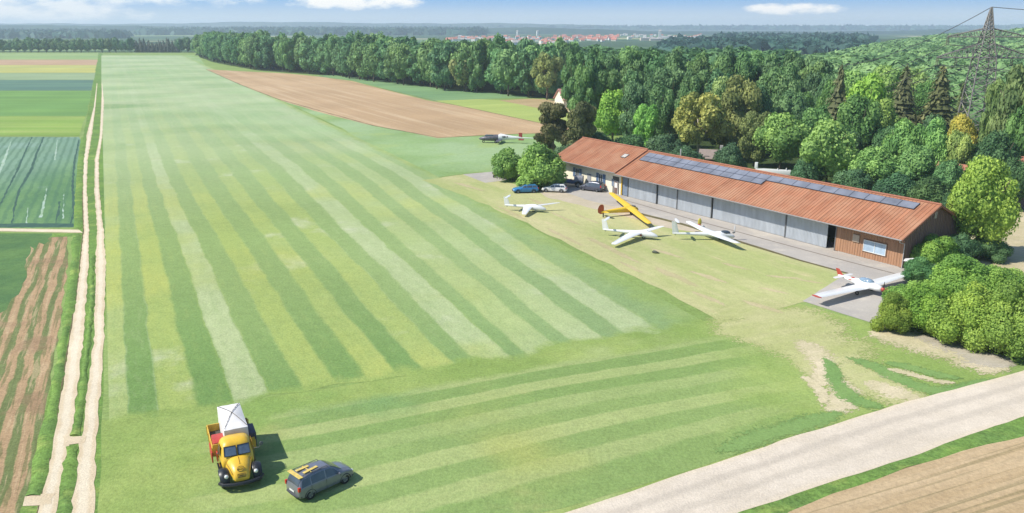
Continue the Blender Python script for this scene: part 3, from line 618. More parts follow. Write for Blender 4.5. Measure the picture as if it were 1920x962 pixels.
# fields beyond the runway
M_BROWN = rowfield('brown_field', (.46, .32, .185), (.40, .27, .15), (.54, .41, .26), R(-28), .10, stretch=.06)
patch('brown_field', [(386, 130), (440, 133), (540, 138), (600, 144), (660, 152), (720, 168), (800, 188), (900, 206), (1010, 230), (1080, 240), (1060, 262), (1010, 250), (900, 254), (822, 259), (760, 247), (700, 236), (600, 211), (520, 186), (450, 159)], M_BROWN, .020, step=8, jitter=.3)
line('field_edge', [(386, 130), (450, 158.5), (520, 185.5), (700, 235.5), (822, 258), (1010, 249.5)], .55, M_SOILEDGE, .026)
patch('green_field', [(590, 143), (620, 140), (700, 149), (800, 163), (960, 178), (1050, 186), (1180, 196), (1000, 183), (900, 186), (812, 189), (720, 166), (660, 151)], rowfield('teal_field', (.15, .26, .115), (.185, .30, .13), (.13, .22, .1), R(60), .06), .016, step=6, jitter=.3)
patch('lime_field', [(812, 189), (900, 186), (935, 188), (1010, 203), (1110, 220), (1110, 240), (1010, 230), (900, 206)], rowfield('lime_crop', (.34, .40, .11), (.29, .36, .10), (.38, .42, .15), R(60), .1), .016, step=5, jitter=.3)
patch('stubble_field', [(935, 188), (1000, 185), (1060, 189), (1180, 204), (1180, 225), (1010, 203)], rowfield('ochre_field', (.42, .32, .17), (.36, .27, .14), (.33, .25, .12), R(60), .1), .018, step=5, jitter=.2)
line('field_edge', [(812, 188.5), (1010, 230), (1100, 242)], .5, M_SOILEDGE, .022)
line('field_edge', [(600, 143), (720, 167), (812, 188)], .5, M_SOILEDGE, .022)
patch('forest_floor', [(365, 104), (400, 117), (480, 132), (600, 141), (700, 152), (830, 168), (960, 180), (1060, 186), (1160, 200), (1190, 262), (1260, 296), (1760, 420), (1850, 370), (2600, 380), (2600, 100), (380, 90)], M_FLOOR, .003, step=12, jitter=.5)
# ------------------------------------------------------------------ shared object materials
def roofmat():
    m = mat('clay_sheet_roof', (.33, .140, .075), .75, var=.24, scale=1.2, stretch=(1.6, .12, .12), spec=.25)
    nt = m.node_tree; b = nt.nodes['Principled BSDF']; old = b.inputs['Base Color'].links[0].from_socket
    t = nt.nodes.new('ShaderNodeTexCoord'); n2 = nt.nodes.new('ShaderNodeTexNoise'); n2.inputs['Scale'].default_value = .35; n2.inputs['Detail'].default_value = 6
    nt.links.new(t.outputs['Object'], n2.inputs['Vector'])
    r = nt.nodes.new('ShaderNodeMapRange'); r.inputs['From Min'].default_value = .4; r.inputs['From Max'].default_value = .7; nt.links.new(n2.outputs[0], r.inputs[0])
    mx = nt.nodes.new('ShaderNodeMix'); mx.data_type = 'RGBA'; nt.links.new(r.outputs[0], mx.inputs['Factor']); nt.links.new(old, mx.inputs['A']); mx.inputs['B'].default_value = (.39, .205, .12, 1)
    nt.links.new(mx.outputs['Result'], b.inputs['Base Color']); return m
M_ROOF = roofmat()
M_ROOFEDGE = mat('roof_trim', (.30, .12, .07), .7)
M_GUTTER = mat('zinc_gutter', (.26, .24, .23), .5, .3)
M_WOODF = mat('larch_cladding', (.36, .195, .11), .8, var=.25, scale=1.5, stretch=(4, 4, .15))
M_WOODD = mat('shaded_cladding', (.23, .13, .095), .8, var=.25, scale=1.5, stretch=(4, 4, .15))  # same boards, darker: shade of the gable and rear put into the colour
M_CREAM = mat('cream_render', (.76, .71, .56), .9, var=.05, scale=1.5)
M_SHUT = mat('blue_shutter', (.10, .16, .27), .6)
M_GLASS = mat('window_glass', (.35, .45, .55), .12, spec=.8, var=.15, scale=1)
M_DGLASS = mat('dark_glass', (.035, .045, .06), .08, spec=.8, var=.2, scale=2)
M_CGLASS = mat('car_glass', (.06, .075, .09), .1, spec=.8, var=.3, scale=1.5)
M_WHITE = mat('white_gelcoat', (.74, .74, .72), .28, var=.03, coat=.4)
M_WFRAME = mat('white_frame', (.7, .69, .65), .5)
M_DOORP = mat('galvanised_door', (.43, .46, .49), .42, .25, var=.12, scale=.9, stretch=(2, 2, .4))
M_STEEL = mat('steel_post', (.13, .13, .13), .6)
M_RUBBER = mat('rubber', (.02, .02, .021), .85)
M_BLACK = mat('black_paint', (.022, .024, .028), .4, var=.15)
M_CHROME = mat('chrome', (.6, .6, .6), .22, .9)
M_RIM = mat('alloy_rim', (.35, .36, .37), .35, .7)
M_LAMP = mat('lamp_glass', (.75, .75, .7), .1, spec=.8)
M_RED = mat('red_paint', (.42, .05, .035), .45, var=.12)
M_REDLENS = mat('red_lens', (.5, .03, .02), .2)
M_YEL = mat('yellow_paint', (.70, .43, .035), .38, var=.14, scale=2.2, coat=.3)
M_YELW = mat('yellow_fabric_wing', (.76, .50, .035), .5, var=.05, scale=1)
M_DARKIN = mat('dark_interior', (.07, .065, .055), .9, var=.3, scale=3)
M_TARP = mat('white_tarpaulin', (.66, .64, .62), .7, var=.08, scale=1.2, bump=.3)
M_ROPE = mat('dark_rope', (.10, .085, .07), .9)
M_SOLAR = mat('solar_glass', (.19, .20, .235), .42, .1, var=.3, scale=.5, spec=.9)
M_ALU = mat('aluminium_frame', (.38, .39, .41), .4, .6)
M_GREYCAR = mat('grey_car_paint', (.19, .195, .225), .32, .3, var=.08, coat=.5)
M_CONCRETE = mat('plinth_concrete', (.36, .34, .31), .9)

# ------------------------------------------------------------------ hangar and clubhouse
P1 = g(1690, 503); P0 = g(1165, 366); dd = (P1 - P0); HL = dd.length; HA = math.atan2(dd.y, dd.x)
Rz = Matrix.Rotation(HA, 4, 'Z'); HM = Matrix.Translation(P0) @ Rz
def hx(x, y):
    """length along the hangar front at which a surveyed pixel lies"""
    return (HM.inverted() @ g(x, y)).x
EZ, RZ_, OV, HW = 3.7, 7.0, 1.5, 5.4
SL = (RZ_ - EZ) / (HW + OV)
def roof_mesh(x0, x1, zo=0.0, th=.14, ribs=.5, ov=OV):
    mb = MB()
    for sgn in (-1, 1):
        ye = HW + sgn * (HW + ov)
        p = [(x0, ye, EZ + zo), (x1, ye, EZ + zo), (x1, HW, RZ_ + zo), (x0, HW, RZ_ + zo)]
        q = [(a, b, c - th) for a, b, c in p]
        mb.add(p + q, [(0, 1, 2, 3), (7, 6, 5, 4), (0, 4, 5, 1), (1, 5, 6, 2), (3, 7, 4, 0)])
        k = int((x1 - x0) / ribs)
        for i in range(k + 1):
            xc = x0 + .06 + (x1 - x0 - .12) * i / k; w = .035; h = .055
            a = [(xc - w * 1.6, ye, EZ + zo + .002), (xc - w * .7, ye, EZ + zo + h), (xc + w * .7, ye, EZ + zo + h), (xc + w * 1.6, ye, EZ + zo + .002)]
            b = [(xc + (x_ - xc), HW - sgn * 0.0, RZ_ + zo + (z_ - EZ - zo)) for (x_, _, z_) in a]
            mb.add(a + b, [(0, 1, 5, 4), (1, 2, 6, 5), (2, 3, 7, 6), (0, 3, 2, 1)])
    return mb
def clad(mb, x0, x1, y, z0, z1, pitch=.33, sg=-1, axis='x', depth=.035, topfn=None):
    """board cladding: a wall face with battens standing proud"""
    k = max(1, int((x1 - x0) / pitch))
    for i in range(k + 1):
        c = x0 + (x1 - x0) * i / k; zt = topfn(c) if topfn else z1
        if axis == 'x': mb.box(c - .035, c + .035, y + (sg * depth if sg < 0 else 0), y + (0 if sg < 0 else depth), z0, zt)
        else: mb.box(y + (0 if sg > 0 else -depth), y + (depth if sg > 0 else 0), c - .035, c + .035, z0, zt)
def wall(mb, x0, x1, y0, y1, z0, z1): mb.box(x0, x1, y0, y1, z0, z1); return mb

hangar = empty('hangar', P0, HA, 'long hangar with clay red roof, solar panels and a row of grey sliding doors', 'hangar')
FZ = EZ + SL * OV - .18      # underside of roof at the front wall
roof_mesh(0.06, HL + .6).build('roof', M_ROOF, hangar)
MB().tube([(0.06, HW, RZ_ + .06), (HL + .6, HW, RZ_ + .06)], .13, 8).build('ridge_cap', M_ROOFEDGE, hangar)
t = MB()
for sg in (-1, 1):
    ye = HW + sg * (HW + OV)
    t.add([(HL + .602, ye, EZ + .03), (HL + .602, HW, RZ_ + .05), (HL + .602, HW, RZ_ - .24), (HL + .602, ye, EZ - .22), (HL + .66, ye, EZ + .03), (HL + .66, HW, RZ_ + .05), (HL + .66, HW, RZ_ - .24), (HL + .66, ye, EZ - .22)],
          [(4, 5, 6, 7), (3, 2, 1, 0), (0, 1, 5, 4), (7, 6, 2, 3), (4, 7, 3, 0)])
t.build('verge_board', M_ROOFEDGE, hangar)
t = MB()
for (x0, x1) in ((0.0, HL + .6),):
    r = .085
    t.tube([(x0, -OV - .07, EZ - .06), (x1, -OV - .07, EZ - .06)], r, 8)
gut = t.build('gutter', M_GUTTER, hangar)
t = MB().tube([(HL + .35, -OV - .07, EZ - .1), (HL + .35, -OV + .05, EZ - .35), (HL + .1, -.12, EZ - .75), (HL + .1, -.12, .05)], .05, 8)
t.build('downpipe', mat('pale_zinc', (.5, .47, .44), .5, .2), hangar)
xw = hx(1561, 471); xo = hx(1549, 466)
# timber front, gable and rear walls
t = MB(); wall(t, xw, HL, 0, .2, .1, FZ); clad(t, xw + .04, HL - .04, 0, .1, FZ - .02, .34)
t.build('timber_front_wall', M_WOODF, hangar)
t = MB()
gz = lambda y: EZ + SL * (OV + (y if y <= HW else 2 * HW - y)) - .16
t.add([(HL, 0, .1), (HL, 2 * HW, .1), (HL, 2 * HW, gz(2 * HW)), (HL, HW, gz(HW)), (HL, 0, gz(0)), (HL - .2, 0.2, .1), (HL - .2, 2 * HW, .1), (HL - .2, 2 * HW, gz(2 * HW)), (HL - .2, HW, gz(HW)), (HL - .2, 0.2, gz(0))],
      [(0, 1, 2, 3, 4), (9, 8, 7, 6, 5)])
clad(t, .05, 2 * HW - .05, HL, .1, 3, .34, 1, 'y', topfn=lambda c: gz(c) - .02)
t.build('gable_wall', M_WOODD, hangar)
t = MB(); wall(t, 0, HL - .2, 2 * HW - .2, 2 * HW - .003, .1, FZ); t.build('rear_wall', M_WOODD, hangar)
t = MB(); wall(t, HL - 6, HL - .1, 2 * HW + .01, 2 * HW + 3.2, 0, 2.9); clad(t, 2 * HW + .1, 2 * HW + 3.1, HL - .1, 0, 2.8, .34, 1, 'y')
lt = t.build('lean_to', M_WOODD, hangar)
MB().add([(HL - 6.2, 2 * HW + OV - .2, EZ + .1 - .2), (HL + .2, 2 * HW + OV - .2, EZ - .1), (HL + .2, 2 * HW + 3.6, 2.85), (HL - 6.2, 2 * HW + 3.6, 2.85), (HL - 6.2, 2 * HW + OV - .2, EZ - .25), (HL + .2, 2 * HW + OV - .2, EZ - .25), (HL + .2, 2 * HW + 3.6, 2.7), (HL - 6.2, 2 * HW + 3.6, 2.7)],
         [(0, 1, 2, 3), (7, 6, 5, 4), (1, 5, 6, 2), (2, 6, 7, 3)]).build('lean_to_roof', M_ROOFEDGE, lt)
t = MB(); wall(t, xw + .5, HL - .3, -.02, .15, 0, .1); wall(t, 0, xo, .3, .5, 0, .06); t.build('plinth', M_CONCRETE, hangar)
t = MB(); wall(t, 0, HL - .25, 5.0, 5.2, 0, 4); t.build('inner_partition', M_DARKIN, hangar)
# sliding doors
posts = [hx(1177, 369), hx(1230, 383), hx(1269, 393), hx(1331, 410), hx(1470, 446), xo]
M_DP = M_DOORP
for i, (a, b) in enumerate(zip(posts, posts[1:])):
    t = MB(); y = .10 + (.13 if i % 2 else 0); k = int((b - a - .12) / .22)
    rings = []
    for j in range(k * 4 + 1):
        x = a + .06 + (b - a - .12) * j / (k * 4); q = y - (.045 if j % 4 in (1, 2) else 0)
        rings.append((x, q))
    vs = [(x, q, .08) for x, q in rings] + [(x, q, FZ - .12) for x, q in rings]; m_ = len(rings)
    t.add(vs, [(j, j + 1, m_ + j + 1, m_ + j) for j in range(m_ - 1)])
    t.build('sliding_door', M_DP, hangar)
for i, a in enumerate(posts[:-1]):
    MB().box(a - .07, a + .07, -.06, .06, 0, FZ - .06).build('door_post', M_STEEL, hangar)
MB().box(xw - .1, xw + .04, -.05, .12, 0, FZ - .05).build('door_post', M_STEEL, hangar)
MB().box(.02, posts[0] - .08, .06, .2, .1, FZ - .08).build('side_panel', mat('blue_grey_panel', (.16, .20, .26), .6), hangar)
MB().box(.0, .16, -.12, .03, 0, FZ - .1).build('yellow_post', M_YEL, hangar)
MB().box(0, HL - .2, -.02, .14, FZ - .1, FZ - .004).build('door_rail', M_STEEL, hangar)
# window and meter box of the timber part
def window(parent, x0, x1, z0, z1, y=-.06, panes=2, frame=M_WFRAME, glass=M_GLASS, fr=.07):
    t = MB(); d = .08
    t.box(x0, x1, y - d, y, z0, z0 + fr).box(x0, x1, y - d, y, z1 - fr, z1)
    for i in range(panes + 1):
        c = x0 + fr / 2 + (x1 - x0 - fr) * i / panes; t.box(c - fr / 2, c + fr / 2, y - d, y, z0 + fr + .001, z1 - fr - .001)
    w = t.build('window', frame, parent)
    for i in range(panes):
        a = x0 + (x1 - x0) * i / panes + fr; b = x0 + (x1 - x0) * (i + 1) / panes - fr * .9
        MB().box(a - .03, b + .03, y - .04, y - .01, z0 + fr * .6, z1 - fr * .6).build('pane', glass, w)
    return w
def hz(x, y, ly=0.0):
    """height on the hangar front plane at a surveyed pixel"""
    best = min(((abs((HM.inverted() @ g(x, y, z)).y - ly), z) for z in [i * .02 for i in range(260)]))
    z = best[1]; return (HM.inverted() @ g(x, y, z)).x, z
wx0, wz1 = hz(1620, 457); wx1, wz0 = hz(1660, 486)
window(hangar, wx0, wx1, .95, 2.35, -.05)
MB().box(wx0 - .12, wx1 + .12, -.052, -.002, .82, 2.48).build('window_surround', mat('dark_wood_trim', (.2, .1, .055), .8), hangar)
bx, bz = hz(1605, 457)
MB().box(bx - .45, bx + .45, -.16, -.03, 1.8, 2.7, .02).build('meter_box', mat('beige_box', (.45, .36, .27), .7), hangar)
MB().box(HL + .05, HL + .09, HW - .25, HW + .25, 5.3, 6.1).build('vent', mat('beige_box', (.45, .36, .27)), hangar)
# solar panels
xa, xb, xc_ = 1.0, 27.0, 49.4
def solar(x0, x1, s0, s1):
    """s measured down the slope from the ridge"""
    ln = math.hypot(HW + OV, RZ_ - EZ); ux = Vector((0, -(HW + OV) / ln, -(RZ_ - EZ) / ln)); nn = Vector((0, -(RZ_ - EZ) / ln, (HW + OV) / ln))
    r = Vector((0, HW, RZ_)); f = MB(); gl = MB()
    def quad(mb, a0, a1, b0, b1, h0, h1):
        P = [Vector((x, 0, 0)) + r + ux * s_ + nn * h for h in (h0, h1) for (x, s_) in ((a0, b0), (a1, b0), (a1, b1), (a0, b1))]
        mb.add([p[:] for p in P], [(4, 5, 6, 7), (3, 2, 1, 0), (0, 1, 5, 4), (1, 2, 6, 5), (2, 3, 7, 6), (3, 0, 4, 7)])
    quad(f, x0 + .004, x1 - .004, s0 + .004, s1 - .004, .08, .14); quad(gl, x0 + .06, x1 - .06, s0 + .06, s1 - .06, .141, .148)
    fo = f.build('solar_panel', mat('dark_frame', (.05, .055, .075), .5), hangar); gl.build('solar_cells', M_SOLAR, fo)
k = 13
for i in range(k):
    for s0, s1 in ((.55, 1.75), (1.75, 2.95)): solar(xa + (xb - xa) * i / k, xa + (xb - xa) * (i + 1) / k, s0, s1)
k = 10
for i in range(k): solar(xb + (xc_ - xb) * i / k, xb + (xc_ - xb) * (i + 1) / k, .55, 1.9)
MB().tube([(6.6, HW + 1.2, RZ_ - .8), (6.6, HW + 1.2, RZ_ + 1.0)], .1, 8).build('flue', mat('pale_zinc', (.5, .47, .44)), hangar)

club = empty('clubhouse', HM @ Vector((-17.0, 0, 0)), HA, 'cream walled clubhouse with blue grey shutters at the left end of the hangar', 'clubhouse')
CL = 17.0
roof_mesh(-1.3, CL + .0, .22).build('roof', M_ROOF, club)
MB().tube([(-1.3, HW, RZ_ + .28), (CL, HW, RZ_ + .28)], .13, 8).build('ridge_cap', M_ROOFEDGE, club)
for (xe, xf) in ((CL + .002, CL + .05), (-1.36, -1.302)):
    t = MB()
    for sg in (-1, 1):
        ye = HW + sg * (HW + OV)
        t.add([(xe, ye, EZ + .27), (xe, HW, RZ_ + .27), (xe, HW, RZ_ - .1), (xe, ye, EZ - .04), (xf, ye, EZ + .27), (xf, HW, RZ_ + .27), (xf, HW, RZ_ - .1), (xf, ye, EZ - .04)],
              [(4, 5, 6, 7), (3, 2, 1, 0), (0, 1, 5, 4), (7, 6, 2, 3), (4, 7, 3, 0)])
    t.build('verge_board', M_ROOFEDGE, club)
MB().tube([(-1.3, -OV - .07, EZ + .14), (CL - .1, -OV - .07, EZ + .14)], .08, 8).build('gutter', M_GUTTER, club)
t = MB(); wall(t, 0, CL - .02, 0, .25, 0, FZ + .2); wall(t, .0, CL - .02, 2 * HW - .25, 2 * HW, 0, FZ + .2)
gz2 = lambda y: gz(y) + .2
for xq in (0, CL - .3):
    t.add([(xq, .25, 0), (xq, 2 * HW - .25, 0), (xq, 2 * HW - .25, gz2(2 * HW - .25)), (xq, HW, gz2(HW)), (xq, .25, gz2(.25)), (xq + .2, .25, 0), (xq + .2, 2 * HW - .25, 0), (xq + .2, 2 * HW - .25, gz2(2 * HW - .25)), (xq + .2, HW, gz2(HW)), (xq + .2, .25, gz2(.25))], [(0, 1, 2, 3, 4), (9, 8, 7, 6, 5)])
t.build('wall', M_CREAM, club)
CM = HM @ Matrix.Translation((-17, 0, 0))
def cx(x, z=1.8, yy=None):
    best = None
    for i in range(200):
        X = i * .1; p = CM @ Vector((X, 0, z)); q = proj(p); d = abs(q[0] - x)
        if best is None or d < best[0]: best = (d, X)
    return best[1]
for px in (1083, 1127):
    c = cx(px); w = window(club, c - .55, c + .55, 1.25, 2.75, -.005, 2, M_WFRAME, M_CGLASS)
    for s_ in (-1, 1):
        t = MB(); t.box(c + s_ * .92 - .34, c + s_ * .92 + .34, -.06, -.006, 1.2, 2.8)
        for q in range(9): t.box(c + s_ * .92 - .28, c + s_ * .92 + .28, -.085, -.061, 1.3 + q * .16, 1.38 + q * .16)
        t.build('shutter', M_SHUT, w)
def door(parent, c, w, h, y, m, glass=None):
    d = MB().box(c - w / 2 - .08, c + w / 2 + .08, y - .05, y, 0, h + .08).build('door', M_WFRAME if glass else m, parent)
    MB().box(c - w / 2, c + w / 2, y - .07, y - .051, .03, h).build('door_leaf', m, d)
    if glass: MB().box(c - w / 2 + .15, c + w / 2 - .15, y - .08, y - .071, h * .5, h - .2).build('pane', glass, d)
    MB().ball((c + w / 2 - .12, y - .11, 1.0), .05, 8).build('handle', M_STEEL, d)
door(club, cx(1105), .95, 2.2, -.003, mat('grey_door', (.30, .31, .33), .6))
c = cx(1149, 1.5)
MB().box(c - .3, c + .3, -.06, -.003, 1.2, 2.4).build('notice_board', mat('blue_grey_panel', (.16, .20, .26)), club)
c = cx(1155, 1.2); MB().box(c - .85, c + .85, -.03, -.003, 0, 2.9).build('doorway_shade_panel', M_DARKIN, club)  # flat dark panel on the wall; the doorway's shade is its colour
door(club, c + .1, .95, 2.1, -.032, mat('brown_door', (.17, .11, .09), .6), M_WFRAME)
MB().box(CL - .12, CL - .01, -.1, -.004, 0, FZ).build('corner_post', M_STEEL, club)
# roof window
SLc = SL; xs_ = None
for i in range(170):
    for j in range(60):
        y = -1.5 + j * .115; X = i * .1; z = EZ + .22 + SL * (y + OV); q = proj(CM @ Vector((X, y, z))); e = (q[0] - 1172) ** 2 + (q[1] - 293) ** 2
        if xs_ is None or e < xs_[0]: xs_ = (e, X, y, z)
_, sx_, sy_, sz_ = xs_
Ms = Matrix.Translation((sx_, sy_, sz_)) @ Matrix.Rotation(math.atan(SL), 4, 'X')
sk = MB().box(-.6, .6, -.55, .55, -.02, .13, .01, Ms).build('roof_window', M_STEEL, club)
MB().box(-.48, .48, -.43, .43, .131, .14, 0, Ms).build('pane', mat('roof_window_glass', (.5, .46, .4), .2), sk)

# ------------------------------------------------------------------ vehicles (x forward, y left, z up)
def interp(tab, x, k): return float(np.interp(x, [r[0] for r in tab], [r[k] for r in tab]))
def wheelset(parent, xs, hw, r, w, rim=M_RIM, rimr=.62):
    for x in xs:
        for s_ in (-1, 1):
            wl = empty('wheel', (x, s_ * (hw - w / 2), r)); wl.parent = parent
            MB().wheel((0, 0, 0), r, w, 24).build('tyre', M_RUBBER, wl, True)
            t = MB().disc((0, 0, 0), r * rimr, w * .82, 20, .03)
            t.build('rim', rim, wl, True)
            t = MB()
            for q in range(5):
                a = q * 2 * math.pi / 5; t.box(.05, r * rimr * .95, -w * .45, w * .45, -.03, .03, 0, Matrix.Rotation(a, 4, 'Y'))
            t.build('spokes', M_STEEL if rim is not M_STEEL else M_BLACK, wl)
def car(name, loc, rz, label, cat, paint, tab, L, axles, wr=.32, rails=None, group=None, hw=.88, scale=1.0, tail=None, win=None, plate=True):
    """tab rows: x, sill half width, belt half width, roof half width, z bottom, z belt, z top"""
    o = empty(name, loc, rz, label, cat, group); o.scale = (scale,) * 3
    xs = sorted(set([r[0] for r in tab]) | set(np.linspace(tab[0][0], tab[-1][0], 34).round(3)))
    def sec(x):
        ws, wb, wt, z0, zb, zt = [interp(tab, x, k) for k in range(1, 7)]
        h = [(0, z0), (ws * .8, z0), (ws * .97, z0 + .07), (ws, z0 + .2), (max(ws, wb) * 1.005, (z0 + zb) / 2 + .05), (wb, zb - .04), (wb * .985, zb), ((wb * .3 + wt * .7), zb + (zt - zb) * .62), (wt, zt - .035 - (zt - zb) * .04), (wt * .9, zt), (wt * .5, zt + .018), (0, zt + .026)]
        return [(x, y, z) for y, z in h] + [(x, -y, z) for y, z in h[-2:0:-1]]
    body = MB().loft([sec(x) for x in xs]).build('body', paint, o, True, 50)
    def sidepatch(xa, xb, s_, t0=.12, t1=.88, xa2=None, xb2=None):
        t = MB(); n = 6; vs = []
        for i in range(n + 1):
            for tt_, fa, fb in ((t0, xa, xb), ((t0 + t1) / 2, ((xa2 if xa2 is not None else xa) + xa) / 2, ((xb2 if xb2 is not None else xb) + xb) / 2), (t1, xa2 if xa2 is not None else xa, xb2 if xb2 is not None else xb)):
                x = fa + (fb - fa) * i / n; ws, wb, wt, z0, zb, zt = [interp(tab, x, k) for k in range(1, 7)]
                top = zt - .035 - (zt - zb) * .04; zm = zb + (zt - zb) * .62; ym = wb * .3 + wt * .7
                z = zb + (top - zb) * tt_; y = np.interp(z, [zb, zm, top], [wb * .985, ym, wt]); vs.append((x, s_ * (y + .012), z))
        t.add(vs, [(i * 3 + j, (i + 1) * 3 + j, (i + 1) * 3 + j + 1, i * 3 + j + 1) for i in range(n) for j in range(2)])
        return t
    win = win or {}
    for (a, b, a2, b2) in win.get('side', []):
        for s_ in (-1, 1): sidepatch(a, b, s_, .1, .88, a2, b2).build('side_window', M_CGLASS, o, True)
    for nm, (x0, x1) in win.get('ends', []):
        t = MB(); vs = []; n = 5; m_ = 6
        for i in range(n + 1):
            x = x0 + (x1 - x0) * i / n; ws, wb, wt, z0, zb, zt = [interp(tab, x, k) for k in range(1, 7)]
            for j in range(m_ + 1):
                f = -1 + 2 * j / m_; yy = f * wt * .93; dz_ = np.interp(abs(f) * .93, [0, .5, .9, 1], [.026, .018, 0, -.035])
                dirx = .02 if x1 > 0 else -.02
                vs.append((x + dirx * .8, yy, zt + dz_ + .018))
        t.add(vs, [(i * (m_ + 1) + j, (i + 1) * (m_ + 1) + j, (i + 1) * (m_ + 1) + j + 1, i * (m_ + 1) + j + 1) for i in range(n) for j in range(m_)])
        t.build(nm, M_CGLASS, o, True)
    wheelset(o, axles, hw + .01, wr, .21)
    for x in axles:          # dark wheel arches
        for s_ in (-1, 1):
            pts = [(x + (wr + .07) * math.cos(a), s_ * (hw - .02), wr + (wr + .07) * math.sin(a)) for a in np.linspace(0, math.pi, 13)]
            t = MB().tube(pts, .045, 6); t.build('wheel_arch', M_BLACK, o, True)
    xf, xr = tab[-1][0], tab[0][0]
    for s_ in (-1, 1):
        wfr = interp(tab, xf - .15, 2); t = MB().ball((xf - .16, s_ * (wfr - .14), interp(tab, xf - .16, 5) - .06), .13, 10, (1.1, 1.2, .6)); t.build('headlight', M_LAMP, o, True)
        zt_ = tail or (.72, .95); wr_ = interp(tab, xr + .1, 2)
        t = MB().box(xr - .02, xr + .16, min(s_ * (wr_ - .13), s_ * (wr_ + .015)), max(s_ * (wr_ - .13), s_ * (wr_ + .015)), zt_[0], zt_[1], .02); t.build('tail_light', M_REDLENS, o, True)
        mxx = win.get('mirror', .75); yb = interp(tab, mxx, 2); zb = interp(tab, mxx, 5)
        MB().ball((mxx, s_ * (yb + .12), zb + .09), .11, 8, (.6, 1, .7)).tube([(mxx, s_ * yb * .95, zb + .02), (mxx, s_ * (yb + .1), zb + .07)], .02, 5).build('mirror', paint, o, True)
    for nm, x, sg in (('front_bumper', xf, 1), ('rear_bumper', xr, -1)):
        w = interp(tab, x - sg * .1, 1); t = MB().tube([(x - sg * .22, -w - .01, .42), (x - sg * .02, -w * .75, .42), (x + sg * .03, 0, .42), (x - sg * .02, w * .75, .42), (x - sg * .22, w + .01, .42)], .085, 8)
        t.build(nm, mat('bumper_plastic', (.05, .052, .06), .6) if name != 'white_estate' else paint, o, True)
    if plate:
        MB().box(xr - .045, xr - .02, -.26, .26, .62, .73).build('number_plate', M_WFRAME, o)
    # door seams
    for xq in win.get('seams', []):
        for s_ in (-1, 1):
            ys = max(interp(tab, xq, 1), interp(tab, xq, 2)) + .006
            MB().box(xq - .008, xq + .008, min(s_ * (ys - .02), s_ * ys), max(s_ * (ys - .02), s_ * ys), .35, interp(tab, xq, 5)).build('door_seam', M_BLACK, o)
    if rails:
        for s_ in (-1, 1): MB().tube([(rails[0], s_ * .56, rails[2] - .03), (rails[0] + .1, s_ * .57, rails[2] + .07), (rails[1] - .1, s_ * .57, rails[2] + .07), (rails[1], s_ * .56, rails[2] - .03)], .022, 6).build('roof_rail', M_STEEL, o, True)
    return o
MPV = [(-2.12, .70, .70, .55, .38, .80, .86), (-2.06, .80, .80, .66, .30, .95, 1.05), (-1.95, .86, .85, .68, .26, .98, 1.32), (-1.72, .88, .87, .66, .24, 1.0, 1.60), (-1.2, .89, .88, .64, .22, 1.0, 1.67), (-.3, .89, .88, .64, .22, .98, 1.69),
       (.35, .89, .88, .62, .22, .96, 1.62), (.75, .89, .88, .60, .22, .95, 1.40), (1.25, .89, .87, .70, .22, .94, 1.05), (1.7, .88, .84, .66, .24, .86, .94), (2.0, .84, .78, .56, .28, .74, .80), (2.14, .72, .66, .46, .34, .62, .68)]
mpv_loc = (g(576, 937) * .5 + g(641, 907) * .5) + Vector((-.35, .55, 0))
mpv = car('grey_people_carrier', mpv_loc, R(46), 'grey people carrier with yellow roof bars parked on the grass beside the yellow lorry', 'car', M_GREYCAR, MPV, 4.3, (-1.32, 1.35), .33, rails=(-1.75, .25, 1.66), scale=.92,
          win={'side': [(-1.9, -1.25, -1.78, -1.2), (-1.15, -.15, -1.13, -.13), (-.05, 1.05, -.03, .62)], 'ends': [('rear_window', (-2.04, -1.74)), ('windscreen', (.42, 1.2))], 'mirror': .85, 'seams': [-1.2, -.1, 1.0]}, tail=(.82, 1.1))
# yellow rear spoiler bar and roof carrier boards
MB().box(-1.98, -1.68, -.72, .72, 1.66, 1.71, .02).build('roof_bar', mat('yellow_board', (.62, .46, .12), .6, var=.2, scale=4), mpv)
MB().box(-1.45, -.35, -.30, -.08, 1.72, 1.77, .02, Matrix.Rotation(R(6), 4, 'Z')).box(-1.62, -.7, .12, .34, 1.72, 1.77, .02).box(-1.0, -.93, -.58, .58, 1.70, 1.72).build('roof_board', mat('yellow_board', (.62, .46, .12)), mpv)

# ---- the vintage lorry
TH = math.atan2(-.90, .425); fr = g(457, 922); tdir = Vector((math.cos(TH), math.sin(TH), 0))
lorry = empty('vintage_lorry', fr - tdir * 3.1, TH, 'yellow vintage lorry with black mudguards carrying a white tarpaulin load on the grass', 'lorry')
def srect(x, hw, z0, z1, n=20, e=3.2, yo=0, ztaper=0.0):
    pts = []
    for i in range(n):
        a = 2 * math.pi * (i + .5) / n; cy, cz = math.cos(a), math.sin(a)
        y = math.copysign(abs(cy) ** (2 / e), cy) * hw; z = math.copysign(abs(cz) ** (2 / e), cz) * (z1 - z0) / 2
        y *= 1 - ztaper * (z / (z1 - z0) + .5)
        pts.append((x, yo + y, (z0 + z1) / 2 + z))
    return pts
# cab
t = MB().loft([srect(-.15, .86, .95, 2.20, 24, 4, 0, .14), srect(-.12, 1.02, .85, 2.32, 24, 4, 0, .14), srect(.15, 1.06, .78, 2.42, 24, 4, 0, .15), srect(.6, 1.06, .78, 2.44, 24, 4, 0, .16), srect(.95, 1.05, .78, 2.36, 24, 3.6, 0, .17),
               srect(1.12, 1.03, .78, 2.20, 24, 3.6, 0, .17), srect(1.30, 1.01, .78, 1.88, 24, 3.6, 0, .12), srect(1.46, .98, .80, 1.62, 24, 3.4, 0, .08), srect(1.6, .84, .82, 1.55, 24, 3, 0, .05)])
cab = t.build('cab', M_YEL, lorry, True, 60)
